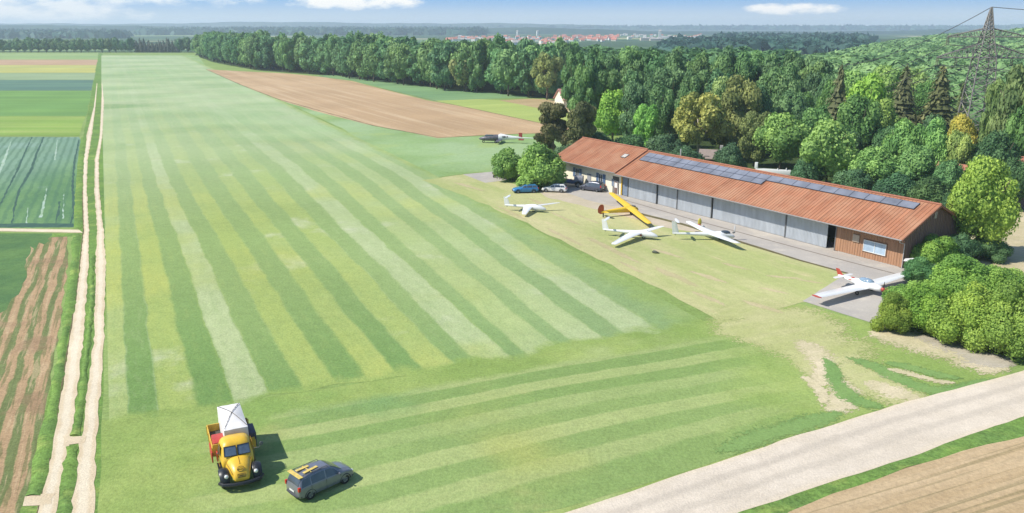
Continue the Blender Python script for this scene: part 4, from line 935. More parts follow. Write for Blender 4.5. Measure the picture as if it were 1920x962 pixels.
# bonnet, tapering forward and rounded on top
rings = []
for x, hw, zt, zb in ((1.35, .90, 1.64, .8), (1.55, .88, 1.62, .78), (1.95, .80, 1.56, .74), (2.3, .70, 1.46, .70), (2.6, .60, 1.30, .66), (2.8, .53, 1.10, .62), (2.88, .48, .92, .62), (2.91, .40, .80, .64)):
    rings.append(srect(x, hw, zb, zt, 24, 2.5, 0, .25))
bon = MB().loft(rings).build('bonnet', M_YEL, lorry, True, 60)
MB().tube([(1.62, 0, 1.625), (1.95, 0, 1.575), (2.3, 0, 1.475)], .018, 6).build('bonnet_seam', mat('ochre_trim', (.38, .20, .02), .5), bon, True)
for s_ in (-1, 1):
    MB().tube([(1.5, s_ * .80, 1.42), (1.95, s_ * .71, 1.38), (2.3, s_ * .62, 1.28), (2.7, s_ * .50, 1.05)], .014, 6).build('bonnet_seam', mat('ochre_trim', (.38, .20, .02), .5), bon, True)
# emblem: a round badge bar and a small grille plate with the lettering strip
em = MB()
em.tube([(2.62 - .11 * math.sin(a), .21 * math.cos(a), 1.305 + .11 * math.sin(a)) for a in np.linspace(0, 2 * math.pi, 22)], .017, 6)
em.tube([(2.63, -.18, 1.30), (2.63, .18, 1.30)], .014, 6)
em.build('emblem', mat('dark_trim', (.12, .07, .02), .5), bon, True)
gr = MB()
gr.tube([(2.84, -.22, 1.08), (2.84, .22, 1.08), (2.905, .22, .90), (2.905, -.22, .90), (2.84, -.22, 1.08)], .022, 5)
gr.tube([(2.885, -.13, .99), (2.885, .13, .99)], .02, 5)
gr.build('grille', mat('dark_trim', (.12, .07, .02)), bon)
# split windscreen and side windows
def wpanel(y0, y1):
    t = MB(); pts = [(1.50, 1.68), (1.36, 1.92), (1.20, 2.17)]; vs = []
    for x, z in pts:
        for y in np.linspace(y0, y1, 5): vs.append((x - .05 * abs(y) ** 2 + .0, y * (1 - (z - 1.68) * .06), z))
    t.add(vs, [(i * 5 + j, i * 5 + j + 1, (i + 1) * 5 + j + 1, (i + 1) * 5 + j) for i in range(2) for j in range(4)])
    return t
for s_ in (-1, 1):
    a, b = (.05, .76) if s_ > 0 else (-.76, -.05)
    fo = MB().tube([(1.50 - .05 * a * a, a, 1.67), (1.50 - .05 * b * b, b, 1.67), (1.20 - .05 * b * b, b * .97, 2.18), (1.20 - .05 * a * a, a * .97, 2.18), (1.50 - .05 * a * a, a, 1.67)], .028, 6).build('windscreen_frame', M_BLACK, cab, True)
    wpanel(a, b).build('windscreen', mat('lorry_glass', (.10, .14, .20), .12, spec=.8, var=.3, scale=2), fo)
    t = MB().add([(.25, s_ * 1.04, 1.6), (1.1, s_ * 1.02, 1.6), (.95, s_ * .935, 2.12), (.3, s_ * .945, 2.12)], [(0, 1, 2, 3)]); t.build('side_window', M_CGLASS, cab)
    # door
    dm = MB().tube([(.18, s_ * 1.065, .9), (.18, s_ * 1.05, 1.5), (.25, s_ * .96, 2.15), (1.0, s_ * .945, 2.15), (1.16, s_ * 1.03, 1.5), (1.16, s_ * 1.055, .9), (.18, s_ * 1.065, .9)], .012, 5)
    dr = dm.build('door_seam', mat('ochre_trim', (.38, .20, .02)), cab, True)
    MB().box(.28, .42, min(s_ * 1.06, s_ * 1.1), max(s_ * 1.06, s_ * 1.1), 1.42, 1.46).build('door_handle', M_CHROME, cab)
    # mudguards over the front wheels
    rings = []
    for k_ in range(15):
        a = R(-8 + k_ * 13.5); cx_ = 0
        w_ = .27 + .03 * math.sin(a); ring = []
        for q in range(9):
            f = -1 + q / 4; bul = .10 * (1 - f * f)
            ring.append((2.05 + (.60 + bul) * math.cos(a), s_ * (.95 + f * w_), .52 + (.60 + bul) * math.sin(a)))
        for q in range(8, -1, -1):
            f = -1 + q / 4
            ring.append((2.05 + .56 * math.cos(a), s_ * (.95 + f * w_ * .95), .52 + .56 * math.sin(a)))
        rings.append(ring)
    fen = MB().loft(rings).build('mudguard', M_BLACK, lorry, True, 60)
    hl_ = MB().ball((2.60, s_ * .86, .98), .17, 14, (1.1, 1, 1)).build('headlight_shell', M_BLACK, fen, True)
    MB().ball((2.70, s_ * .86, 1.0), .13, 12, (.9, 1, 1)).build('headlight', M_LAMP, fen, True)
    MB().box(-.1, 1.4, min(s_ * .9, s_ * 1.14), max(s_ * .9, s_ * 1.14), .50, .56, .01).build('running_board', M_BLACK, lorry)
    # mirrors on stalks
    if s_ == 1: MB().tube([(1.15, 1.0, 1.75), (1.3, 1.3, 1.8), (1.32, 1.42, 1.95)], .018, 6).ball((1.32, 1.46, 2.04), .13, 10, (.3, 1, 1.1)).build('mirror', M_STEEL, cab, True)
MB().tube([(2.45, -1.26, .52), (2.80, -1.08, .52), (2.98, -.55, .52), (3.03, 0, .52), (2.98, .55, .52), (2.80, 1.08, .52), (2.45, 1.26, .52)], .12, 8).build('bumper', M_BLACK, lorry, True)
wheelset(lorry, (2.05,), 1.15, .50, .30, M_STEEL, .5)
wheelset(lorry, (-2.3,), 1.12, .50, .46, M_STEEL, .5)
MB().box(-3.6, 2.6, -.42, -.30, .62, .82).box(-3.6, 2.6, .30, .42, .62, .82).build('chassis', M_BLACK, lorry)
# load bed
bed = MB().box(-3.75, -.32, -1.28, 1.28, .92, 1.02).build('load_bed', M_DARKIN, lorry)
M_BSIDE = mat('yellow_bed_boards', (.62, .40, .06), .6, var=.15, scale=2)
for s_ in (-1, 1):
    t = MB().box(-3.78, -.32, min(s_ * 1.25, s_ * 1.31), max(s_ * 1.25, s_ * 1.31), .95, 1.5)
    for q in range(4): t.box(-3.6 + q * 1.05, -3.52 + q * 1.05, min(s_ * 1.31, s_ * 1.35), max(s_ * 1.31, s_ * 1.35), .9, 1.52)
    t.build('side_board', M_BSIDE, bed)
MB().box(-3.84, -3.78, -1.3, 1.3, .95, 1.5).build('tailboard', M_BSIDE, bed)
MB().box(-.34, -.28, -1.28, 1.28, .95, 1.75).build('headboard', M_BSIDE, bed)
# red winch housing and red locker on the (picture) left side, dark box on the other
MB().box(-1.75, -.42, -1.22, -.45, 1.02, 1.78, .09).build('red_housing', M_RED, bed, True)
MB().box(-1.6, -.1, -1.40, -1.32, .62, 1.32, .02).box(-.28, .1, -1.12, -1.02, .75, 1.35, .02).build('red_locker', M_RED, lorry, True)
MB().box(-1.85, -.42, .96, 1.42, 1.03, 2.0, .05).build('dark_box', mat('dark_violet_box', (.06, .055, .08), .6), bed, True)
# tarpaulin covered load: lies on the lorry
tarp = empty('tarpaulin_load', lorry.location, TH, 'white tarpaulin covered box with crossed ropes riding on the yellow lorry', 'covered load')
t = MB(); X0, X1, Y0, Y1 = -4.2, -.42, -.5, .95; n_ = 8; vs = []
base_ = len(t.v)
for i in range(n_ + 1):
    for j in range(n_ + 1):
        fx, fy = i / n_, j / n_; edge = min(fx, 1 - fx, fy, 1 - fy); z = 2.50 + .26 * min(1, edge * 2.4) ** .8
        vs.append((X0 + (X1 - X0) * fx, Y0 + (Y1 - Y0) * fy, z + random.uniform(-.012, .012)))
t.add(vs, [(i * (n_ + 1) + j, (i + 1) * (n_ + 1) + j, (i + 1) * (n_ + 1) + j + 1, i * (n_ + 1) + j + 1) for i in range(n_) for j in range(n_)])
border = [(i, 0) for i in range(n_ + 1)] + [(n_, j) for j in range(1, n_ + 1)] + [(i, n_) for i in range(n_ - 1, -1, -1)] + [(0, j) for j in range(n_ - 1, 0, -1)]
tp = [vs[i * (n_ + 1) + j] for i, j in border]; m_ = len(tp)
lo = [(x + (.03 if x > -2 else -.03) + random.uniform(-.02, .02), y + random.uniform(-.03, .03), 1.03) for x, y, z in tp]
t.add(tp + lo, [(i, (i + 1) % m_, m_ + (i + 1) % m_, m_ + i) for i in range(m_)])
t.build('tarpaulin', M_TARP, tarp, True, 30)
def tz(fx, fy): e = min(fx, 1 - fx, fy, 1 - fy); return 2.50 + .26 * min(1, e * 2.4) ** .8 + .03
for a, b in (((.03, .03), (.97, .97)), ((.03, .97), (.97, .03))):
    pts = [(X0 + (X1 - X0) * (a[0] + (b[0] - a[0]) * q / 10), Y0 + (Y1 - Y0) * (a[1] + (b[1] - a[1]) * q / 10), tz(a[0] + (b[0] - a[0]) * q / 10, a[1] + (b[1] - a[1]) * q / 10)) for q in range(11)]
    MB().tube(pts, .018, 5).build('rope', M_ROPE, tarp, True)

# ---- parked cars by the clubhouse
EST = [(-2.2, .70, .68, .5, .36, .78, .84), (-2.12, .82, .80, .62, .30, .92, 1.02), (-1.95, .86, .84, .62, .26, .94, 1.28), (-1.7, .87, .85, .60, .24, .94, 1.42), (-.4, .88, .86, .60, .22, .92, 1.46), (.2, .88, .86, .58, .22, .92, 1.40),
       (.55, .88, .86, .58, .22, .91, 1.22), (.95, .88, .85, .68, .22, .90, .98), (1.6, .87, .82, .64, .24, .80, .88), (2.05, .82, .76, .54, .28, .68, .74), (2.2, .70, .64, .44, .34, .58, .64)]
ew = {'side': [(-1.95, -1.2, -1.8, -1.15), (-1.1, -.2, -1.08, -.18), (-.1, .8, -.08, .42)], 'ends': [('rear_window', (-2.10, -1.72)), ('windscreen', (.24, .9))], 'mirror': .62, 'seams': [-1.15, -.15, .8]}
blue = mat('blue_car_paint', (.045, .22, .46), .3, .2, coat=.5); wht = mat('white_car_paint', (.72, .71, .68), .3, coat=.4); drk = mat('slate_car_paint', (.085, .09, .12), .3, .3, coat=.5)
car('blue_estate', g(985, 362) + Vector((0, .5, 0)), R(180 + 8), 'bright blue estate car parked on the grass left of the white car', 'car', blue, EST, 4.4, (-1.35, 1.38), .32, win=ew, scale=.98)
car('white_estate', g(1040, 361) + Vector((0, .6, 0)), R(180 - 12), 'white estate car parked between the blue car and the dark grey one', 'car', wht, EST, 4.4, (-1.35, 1.38), .32, win=ew, scale=.96)
car('dark_hatchback', g(1111, 359) + Vector((0, .6, 0)), R(180 - 35), 'slate grey hatchback with red tail lights parked by the clubhouse wall', 'car', drk, MPV, 4.3, (-1.32, 1.35), .33, scale=1.0,
    win={'side': [(-1.9, -1.25, -1.78, -1.2), (-1.15, -.15, -1.13, -.13), (-.05, 1.05, -.03, .62)], 'ends': [('rear_window', (-2.04, -1.74)), ('windscreen', (.42, 1.2))], 'mirror': .85, 'seams': [-1.2, -.1]}, tail=(.85, 1.2))
# open topped dark blue off-roader with a grey rear canopy
jp = empty('open_off_roader', g(1069, 350) + Vector((0, .3, 0)), R(180 - 12), 'dark blue open off-roader with large wheels and grey hood by the clubhouse', 'car')
jp.scale = (1.15,) * 3
navy = mat('navy_paint', (.045, .075, .16), .45, var=.15)
MB().loft([srect(x, hw, z0, z1, 16, 6) for x, hw, z0, z1 in ((-.2, .78, .55, 1.05), (.75, .78, .55, 1.08), (.8, .66, .6, 1.14), (1.95, .58, .6, 1.05), (2.05, .5, .65, .95))]).build('body', navy, jp, True, 40)
MB().box(-2.0, -.2, -.78, .78, .55, .95, .04).build('tub', navy, jp, True)
MB().loft([[(x, y * w, z) for (y, z) in ((-1, .95), (-1, 1.45), (-.8, 1.66), (0, 1.72), (.8, 1.66), (1, 1.45), (1, .95))] for x, w in ((-2.0, .74), (-1.6, .77), (-.9, .77), (-.7, .74))]).build('hood', mat('grey_canvas', (.22, .23, .26), .85, var=.12, bump=.3), jp, True, 50)
MB().box(.55, .62, -.72, .72, 1.08, 1.6, .01).build('windscreen', M_CGLASS, jp)
MB().tube([(.58, -.74, 1.05), (.58, -.74, 1.63), (.58, .74, 1.63), (.58, .74, 1.05)], .03, 6).build('windscreen_frame', M_STEEL, jp, True)
wheelset(jp, (-1.35, 1.4), .95, .43, .26, M_RIM, .5)
for x in (-1.35, 1.4):
    for s_ in (-1, 1):
        MB().tube([(x + .5 * math.cos(a), s_ * .84, .43 + .5 * math.sin(a)) for a in np.linspace(.1, math.pi - .1, 10)], .09, 6).build('mudguard', M_BLACK, jp, True)
for s_ in (-1, 1): MB().ball((2.05, s_ * .42, .88), .12, 10).build('headlight', M_LAMP, jp, True)
MB().box(2.05, 2.18, -.8, .8, .5, .62, .02).build('bumper', M_BLACK, jp)

# ---- aircraft
def fus(mb, prof, n=16):
    """prof rows: x, half width, z centre, half height"""
    mb.loft([[(x, w * math.cos(2 * math.pi * i / n), zc + h * math.sin(2 * math.pi * i / n)) for i in range(n)] for x, w, zc, h in prof]); return mb
AF = [(1, 0), (.7, .045), (.35, .075), (.1, .06), (0, 0), (.1, -.035), (.4, -.04), (.7, -.02)]
def wingmesh(root, tip, s_, y0=0.0, nst=8, mid=None):
    """root/tip: (x leading edge, chord, z); tip has span y"""
    rings = []
    for i in range(nst + 1):
        f = i / nst; y = y0 + (tip[3] - y0) * f; xl = root[0] + (tip[0] - root[0]) * f; c = root[1] + (tip[1] - root[1]) * f; z = root[2] + (tip[2] - root[2]) * f
        if f > .93: c *= .82
        rings.append([(xl - c * a, s_ * y, z + c * b * 1.25) for a, b in AF])
    return MB().loft(rings)
def glider(loc, rz, label, L=6.8, span=11, paint=M_WHITE, ttail=True, finp=None, bank=0.0, dihed=.045, wingz=.85, tipmat=None, zsc=1.0, wx=0.0, chord=.95, sweep=(0, 0), lens=(1, 1), finh=1.25, tips=None):
    if tips: bank = 0
    o = empty('glider', loc, rz, label, 'glider', ); o.rotation_euler = (bank, 0, rz)
    k = L / 6.8; nose, tl = L * .40, -L * .60
    f = fus(MB(), [(nose, .02, .50, .02), (nose - .15, .18, .52, .16), (nose - .5, .34, .58, .30), (nose - 1.0, .43, .66, .42), (nose - 1.6, .46, .72, .49), (nose - 2.2, .42, .76, .46), (nose - 2.8, .34, .78, .36), (-.8 * k, .26, .80, .27), (-2.2 * k, .18, .82, .18), (tl + .5, .12, .84, .13), (tl, .06, .86, .09)])
    f.build('fuselage', paint, o, True, 60)
    for i_, s_ in enumerate((1, -1)):
        hs = span / 2 * lens[i_]
        if tips:
            tp_ = tips[i_]; lx, ly = (Matrix.Rotation(-rz, 2) @ Vector((tp_.x - loc.x, tp_.y - loc.y))); rings = []; xr_ = nose - 2.0 + wx
            for q in range(13):
                f_ = q / 12; ch_ = chord * (1 - .52 * f_) * (.75 if q == 12 else 1); yy_ = s_ * .15 + (ly - s_ * .15) * f_; xx_ = xr_ + (lx + chord * .25 - xr_) * f_; zz_ = wingz + (tp_.z - wingz) * f_ ** 1.4
                rings.append([(xx_ - ch_ * a_, yy_, zz_ + ch_ * b_ * 1.2) for a_, b_ in AF])
            wg = MB().loft(rings).build('wing', paint, o, True, 40)
            m_a, m_b = rings[6], rings[11]
            MB().tube([Vector(m_a[0]) + Vector((.2, 0, .05)), Vector(m_b[0]) + Vector((.14, 0, .04))], .022, 5).build('aileron_seam', mat('aileron_edge', (.45, .45, .44), .4), wg)
            continue
        wg = wingmesh((nose - 2.0 + wx, chord, wingz), (nose - 2.15 + wx + sweep[i_], chord * .42, wingz + hs * dihed, hs), s_, .15).build('wing', paint, o, True, 40)
        MB().box(nose - 2.05 + wx - chord * .98, nose - 2.05 + wx - chord * .76, min(s_ * hs * .55, s_ * hs * .95), max(s_ * hs * .55, s_ * hs * .95), wingz + hs * dihed * .72 + .05, wingz + hs * dihed * .72 + .055).build('aileron', mat('aileron_edge', (.55, .55, .54), .4), wg)
        if tipmat: MB().ball((nose - 2.3 + wx + sweep[i_] * .95, s_ * hs * .99, wingz + hs * dihed), .16, 8, (1.6, .9, .35)).build('wing_tip', tipmat, wg, True)
    can = MB(); rings = []
    for x, w, zc, h in ((nose - .55, .10, .80, .02), (nose - .75, .22, .84, .10), (nose - 1.1, .28, .90, .20), (nose - 1.5, .28, .95, .24), (nose - 1.85, .24, 1.0, .16), (nose - 2.1, .12, 1.04, .04)):
        rings.append([(x, w * math.cos(a), zc + h * math.sin(a)) for a in np.linspace(0, 2 * math.pi, 14, endpoint=False)])
    can.loft(rings).build('canopy', M_CGLASS, o, True, 80)
    fb = wingprofile_fin(tl, .9, finh)
    fin = fb.build('fin', finp or paint, o, True, 40)
    MB().box(tl - .02, tl + .0, -.012, .012, .9, .9 + finh).build('rudder', mat('rudder_shade', (.6, .6, .62), .4), fin)
    zt = .85 + finh if ttail else 1.0
    for s_ in (1, -1): wingmesh((tl + .75, .55, zt), (tl + .6, .33, zt + .02, 1.25), s_, .0, 4).build('tailplane', finp if (finp and not ttail) else paint, o, True, 40)
    MB().wheel((nose - 1.9, 0, .2), .2, .14, 14).build('wheel', M_RUBBER, o, True)
    MB().wheel((tl + .3, 0, .72), .1, .06, 10).build('tail_wheel', M_RUBBER, o, True)
    return o
def wingprofile_fin(tl, ch, h, x1=-.18):
    rings = []
    for i in range(6):
        f = i / 5; c = ch * (1 - .35 * f); xt = tl - .08 + x1 * f
        rings.append([(xt + c * (1 - a), b * c * .9, .78 + h * f) for a, b in AF])
    return MB().loft(rings)
def place(pxa, za, pxb, zb):
    """heading and midpoint from two surveyed points (tail, nose)"""
    a, b = g(*pxa, za), g(*pxb, zb); d = b - a; return a, b, math.atan2(d.y, d.x), math.hypot(d.x, d.y)
# far white glider
a, b, h, L = place((962, 390), .8, (1026, 393), .5)
h = R(-14); glider(Vector((b.x, b.y, 0)) - Vector((math.cos(h), math.sin(h), 0)) * 2.6 + Vector((-.1, .1, 0)), h, 'smallest white T-tailed glider parked on dry turf in front of the blue car', 6.4, 10.5, bank=R(-2.5), finh=1.35, tips=(g(1046, 380, 1.2), g(982, 402, .45)), chord=1.45)
# middle glider
h = R(-20); c = g(1192, 447); glider(Vector((c.x, c.y, 0)), h, 'white T-tailed glider with a red patch on its side, left of the powered one', 7.4, 10.8, bank=R(-3), finh=1.5, chord=1.65, tips=(g(1240, 424, 1.35), g(1149, 458, .5)))
gl2 = [o for o in COL.objects if o.name.startswith('glider')][-1]
last = [o for o in COL.objects if o.get('label', '').startswith('white T-tailed glider with a red patch')][0]
MB().ball((.75, -.37, .60), .16, 8, (1.2, .35, .9)).build('red_patch', M_RED, last, True)
MB().tube([(-1.2, -.12, .98), (-1.0, -.12, .98)], .03, 6).build('vent', M_BLACK, last)
# powered glider, nearest of the three
a, b, h, L = place((1262, 452), .8, (1374, 444), .6)
h = R(-2); c = g(1331, 450)
pg = glider(Vector((c.x, c.y, 0)), h, 'white T-tailed powered glider with bubble canopy and upright propeller, nearest the sliding doors', 8.1, 11.5, bank=R(3), finh=1.7, chord=1.75, tips=(g(1289, 415, 1.5), g(1383, 456, 1.0)), wx=.15)
MB().ball((1.9, 0, 1.02), .42, 14, (1.7, .9, .75)).build('bubble_canopy', M_CGLASS, pg, True)
t = MB().ball((3.15, 0, 1.55), .12, 10, (.6, 1.2, 4.6)); t.build('propeller', mat('grey_blade', (.45, .46, .48), .4), pg, True)
MB().tube([(2.9, 0, 1.0), (3.2, 0, 1.1)], .12, 8).build('propeller_hub', M_STEEL, pg, True)
MB().ball((-.9, 3.3, 1.30), .5, 8, (.5, .8, .08)).build('red_stripe', M_RED, pg, True)
# the two small upright oval markers by its far wing
mk = empty('oval_marker', g(1311, 432), 0, 'yellow upright oval marker board standing behind the powered glider\'s far wing', 'marker')
MB().ball((0, 0, 1.15), .27, 12, (1, .25, 2.2)).build('board', mat('yellow_board2', (.60, .50, .08), .5), mk, True); MB().tube([(0, 0, 0), (0, 0, .7)], .04, 6).build('post', M_STEEL, mk)
mk = empty('oval_marker', g(1318, 437), 0, 'small pale grey upright oval marker board beside the yellow one', 'marker')
MB().ball((0, 0, .8), .2, 12, (1, .25, 1.6)).build('board', mat('grey_blade', (.45, .46, .48)), mk, True); MB().tube([(0, 0, 0), (0, 0, .6)], .04, 6).build('post', M_STEEL, mk)

# yellow vintage aircraft
h = math.atan2(.42, 1.0); W1_, W2_ = Vector((15.9, 130.8)), Vector((19.05, 111.2)); cc_ = W1_.lerp(W2_, .52); c = Vector((cc_.x - .55 * math.cos(h), cc_.y - .55 * math.sin(h), 0))
ya = empty('vintage_glider', Vector((c.x, c.y, 0)), h, 'yellow vintage glider with long wing and rust red rudder standing by the hangar corner', 'glider')
fus(MB(), [(2.0, .06, .75, .06), (1.9, .26, .75, .24), (1.5, .42, .8, .42), (.8, .48, .86, .50), (0, .45, .88, .48), (-1, .36, .86, .40), (-2.3, .27, .84, .3), (-3.6, .18, .82, .22), (-4.3, .08, .82, .12)], 12).build('fuselage', M_YELW, ya, True, 60)
for s_ in (1, -1):
    W1, W2 = W1_, W2_
    tipw = W1 if s_ > 0 else W2
    inv = Matrix.Rotation(-h, 2) @ Vector((tipw.x - c.x, tipw.y - c.y))
    rings = []
    for i in range(11):
        f = i / 10; px_, py_ = .55 + (inv.x - .55) * f, inv.y * f; ch_ = 1.45 * (1 - .35 * f) * (1 if f < .95 else .7); zz = 1.22 + (.15 if s_ > 0 else -.35) * f
        rings.append([(px_ + ch_ * .45 - ch_ * a_, py_, zz + ch_ * b_ * 1.1) for a_, b_ in AF])
    MB().loft(rings).build('wing', M_YELW, ya, True, 40)
    wingmesh((-3.4, .8, .88), (-3.5, .5, .9, 1.3), s_, .05, 4).build('tailplane', M_YELW, ya, True)
    MB().tube([(.9, s_ * .3, .7), (.9, s_ * 1.9, 1.2)], .035, 6).build('strut', M_STEEL, ya)
t = MB(); rings = [[(-4.35 + r_[0] + c_, y_, r_[1]) for c_, y_ in ((-.0, 0), (r_[2] * .5, .06), (r_[2], 0), (r_[2] * .5, -.06))] for r_ in ((-.1, .55, .5), (-.45, .8, .95), (-.5, 1.3, 1.05), (-.3, 1.75, .8), (-.05, 1.95, .35))]
t.loft(rings).build('rudder', mat('rust_red_fabric', (.45, .09, .025), .6), ya, True)
MB().ball((1.2, 0, 1.22), .3, 12, (1.3, .8, .6)).build('canopy', M_CGLASS, ya, True)
for s_ in (-1, 1): MB().tube([(1.6, s_ * .2, 1.1), (1.2, s_ * .32, 1.38), (.7, s_ * .3, 1.35)], .03, 5).build('canopy_frame', M_STEEL, ya, True)
MB().wheel((.9, 0, .28), .28, .16, 16).build('wheel', M_RUBBER, ya, True)
MB().box(-4.0, -3.8, -.03, .03, .0, .75).build('tail_skid', M_STEEL, ya)

# low-wing motor plane at the right, nose against the hedge
c = g(1625, 548); wv_ = Vector((43.57, 87.29)) - Vector((30.41, 78.99)); wh = math.atan2(wv_.y, wv_.x); h = wh - math.pi / 2
mp_ = empty('low_wing_plane', Vector((37.0, 83.15, 0)), h, 'white low-wing motor plane with red trim on the grey apron, its nose against the hedge', 'aeroplane')
RT = mat('red_trim', (.38, .06, .04), .4)
fus(MB(), [(2.2, .10, .95, .10), (2.1, .3, .95, .28), (1.6, .42, .98, .38), (.8, .48, 1.0, .45), (0, .48, 1.0, .44), (-.8, .40, 1.02, .36), (-1.8, .24, 1.06, .24), (-2.9, .10, 1.12, .12), (-3.1, .04, 1.14, .06)]).build('fuselage', M_WHITE, mp_, True, 60)
MB().ball((2.3, 0, .95), .2, 12, (1.3, 1, 1)).build('spinner', RT, mp_, True)
MB().loft([[(2.32 + .02 * k_, .02 + w_ * math.cos(a_), .95 + z_ + .0) for a_ in (0, math.pi / 2, math.pi, 3 * math.pi / 2)] for k_, (w_, z_) in enumerate(((.04, -.85), (.09, -.5), (.05, 0), (.09, .5), (.04, .85)))]).build('propeller', M_BLACK, mp_)
hs = wv_.length / 2
for i_, s_ in enumerate((1, -1)):
    wg = wingmesh((.95, 1.75, .72), (.75, 1.15, 1.0, hs), s_, .3).build('wing', M_WHITE, mp_, True, 40)
    if s_ < 0: MB().ball((.25, s_ * hs * 1.0, 1.0), .3, 10, (2.1, .55, .28)).build('wing_tip', RT, wg, True)
    wg2 = wingmesh((-2.2, .75, 1.15), (-2.3, .5, 1.18, 1.45), s_, .05, 4).build('tailplane', M_WHITE, mp_, True)
    MB().tube([(.2, s_ * 1.2, .75), (.25, s_ * 1.25, .3)], .05, 6).build('gear_leg', M_STEEL, mp_); MB().wheel((.25, s_ * 1.25, .22), .22, .13, 14).build('wheel', M_RUBBER, mp_, True)
rings = []
for i in range(5):
    f = i / 4; ch_ = .85 * (1 - .45 * f); rings.append([(-3.15 - .35 * f + ch_ * (1 - a_), b_ * ch_, 1.1 + .75 * f) for a_, b_ in AF])
MB().loft(rings).build('fin', RT, mp_, True)
MB().ball((.35, 0, 1.38), .5, 16, (1.75, .8, .62)).build('canopy', mat('tinted_canopy', (.20, .28, .36), .08, spec=.9), mp_, True)
MB().tube([(.35, -.42, 1.42), (.35, 0, 1.71), (.35, .42, 1.42)], .03, 6).build('canopy_frame', M_WFRAME, mp_, True)
MB().ball((-1.2, 0, 1.30), .2, 8, (1.8, 1, .35)).ball((-1.3, -.3, 1.1), .12, 8, (3, .3, .5)).ball((-1.3, .3, 1.1), .12, 8, (3, .3, .5)).build('red_stripe', RT, mp_, True)

# far two-tone plane on the meadow
c = g(935, 268); fp = empty('dark_nosed_plane', c, R(180 - 7), 'dark nosed plane with white lettered rear body and red tail on the far meadow', 'aeroplane'); fp.scale = (1.25, 1.25, 1.25)
DG = mat('dark_grey_hull', (.10, .095, .115), .4, var=.2)
fus(MB(), [(3.9, .03, .75, .03), (3.6, .28, .78, .22), (2.8, .55, .85, .45), (1.8, .65, .95, .58), (.6, .6, 1.0, .62), (.0, .56, 1.02, .6)]).build('nose_section', DG, fp, True, 60)
fus(MB(), [(.0, .56, 1.02, .64), (-.4, .54, 1.1, .72), (-1.5, .42, 1.08, .52), (-3.0, .26, 1.05, .32), (-4.2, .14, 1.05, .2), (-4.4, .1, 1.05, .15)]).build('rear_body', M_WHITE, fp, True, 60)
MB().box(-4.6, -3.9, -.06, .06, 1.1, 2.0, .05).box(-4.9, -3.9, -.4, .4, .6, .8, .05).build('fin', mat('dull_red', (.36, .06, .05), .5), fp)
MB().tube([(-4.3, 0, 1.05), (-7.2, 0, 1.0)], .12, 8, .06).build('tail_boom', M_WHITE, fp, True)
for s_ in (1, -1): MB().loft([[( .3 - a_ * c_ * 1.0, s_ * y_, .62 - .12 * (y_ > 2)) if True else 0 for a_ in (0, .5, 1)] + [(.3 - a_ * c_, s_ * y_, .70 - .12 * (y_ > 2)) for a_ in (1, .5, 0)] for y_, c_ in ((.4, 1.0), (2.6, .7))]).build('stub_wing', DG, fp)
MB().box(1.0, 2.6, -.5, .5, 1.3, 1.55, .1).build('canopy', M_CGLASS, fp, True)
t = MB(); 
for s_ in (1, -1):
    y = s_ * .47
    # three dark letter marks, only partly legible: L, N, 7-like strokes
    for x0, segs in ((-.75, [((0, .25), (0, -.2)), ((0, .0), (-.25, .05)), ((-.25, .25), (-.25, -.2))]), (-1.15, [((0, -.2), (0, .25)), ((0, .25), (-.22, -.1)), ((-.22, -.1), (-.22, .25))]), (-1.55, [((0, .2), (-.28, .2)), ((-.28, .2), (-.1, -.18))])):
        for p_, q_ in segs: t.tube([(x0 + p_[0], y * (1 + .0), 1.18 + p_[1]), (x0 + q_[0], y * (1 - .0), 1.18 + q_[1])], .045, 5)
t.build('lettering', M_BLACK, fp)
for s_ in (1, -1): MB().wheel((.5, s_ * .55, .28), .28, .18, 12).build('wheel', M_RUBBER, fp, True)
MB().wheel((3.0, 0, .25), .25, .14, 12).build('nose_wheel', M_RUBBER, fp, True)

# small things
bag = empty('ground_bag', g(1228, 475), R(-30), 'small dark crumpled bag lying on the turf below the middle glider', 'bag')
MB().ball((0, 0, .16), .3, 10, (1.4, .8, .55)).ball((.35, .1, .1), .16, 8, (1.5, .8, .5)).build('sack', mat('olive_bag', (.08, .09, .06), .9, bump=.4, var=.3), bag, True)
MB().tube([(-.3, 0, .2), (-.2, .1, .38), (.05, .05, .34)], .03, 5).build('strap', M_BLACK, bag)
rd = empty('small_tractor', g(936, 333), R(170), 'little red tractor with a grey drawbar on the slab left of the shrubs', 'tractor')
MB().box(-.3, 1.1, -.3, .3, .4, .85, .08).build('hood', M_RED, rd, True); MB().box(-1.0, -.2, -.4, .4, .35, .6, .05).build('seat_deck', M_RED, rd, True)
MB().box(-.8, -.4, -.2, .2, .6, .95, .05).build('seat', M_BLACK, rd, True); MB().tube([(-1.0, 0, .35), (-3.2, .1, .3)], .07, 6).build('drawbar', M_GUTTER, rd)
wheelset(rd, (-.7,), .6, .42, .2, M_STEEL, .4); wheelset(rd, (.85,), .5, .26, .15, M_STEEL, .4)
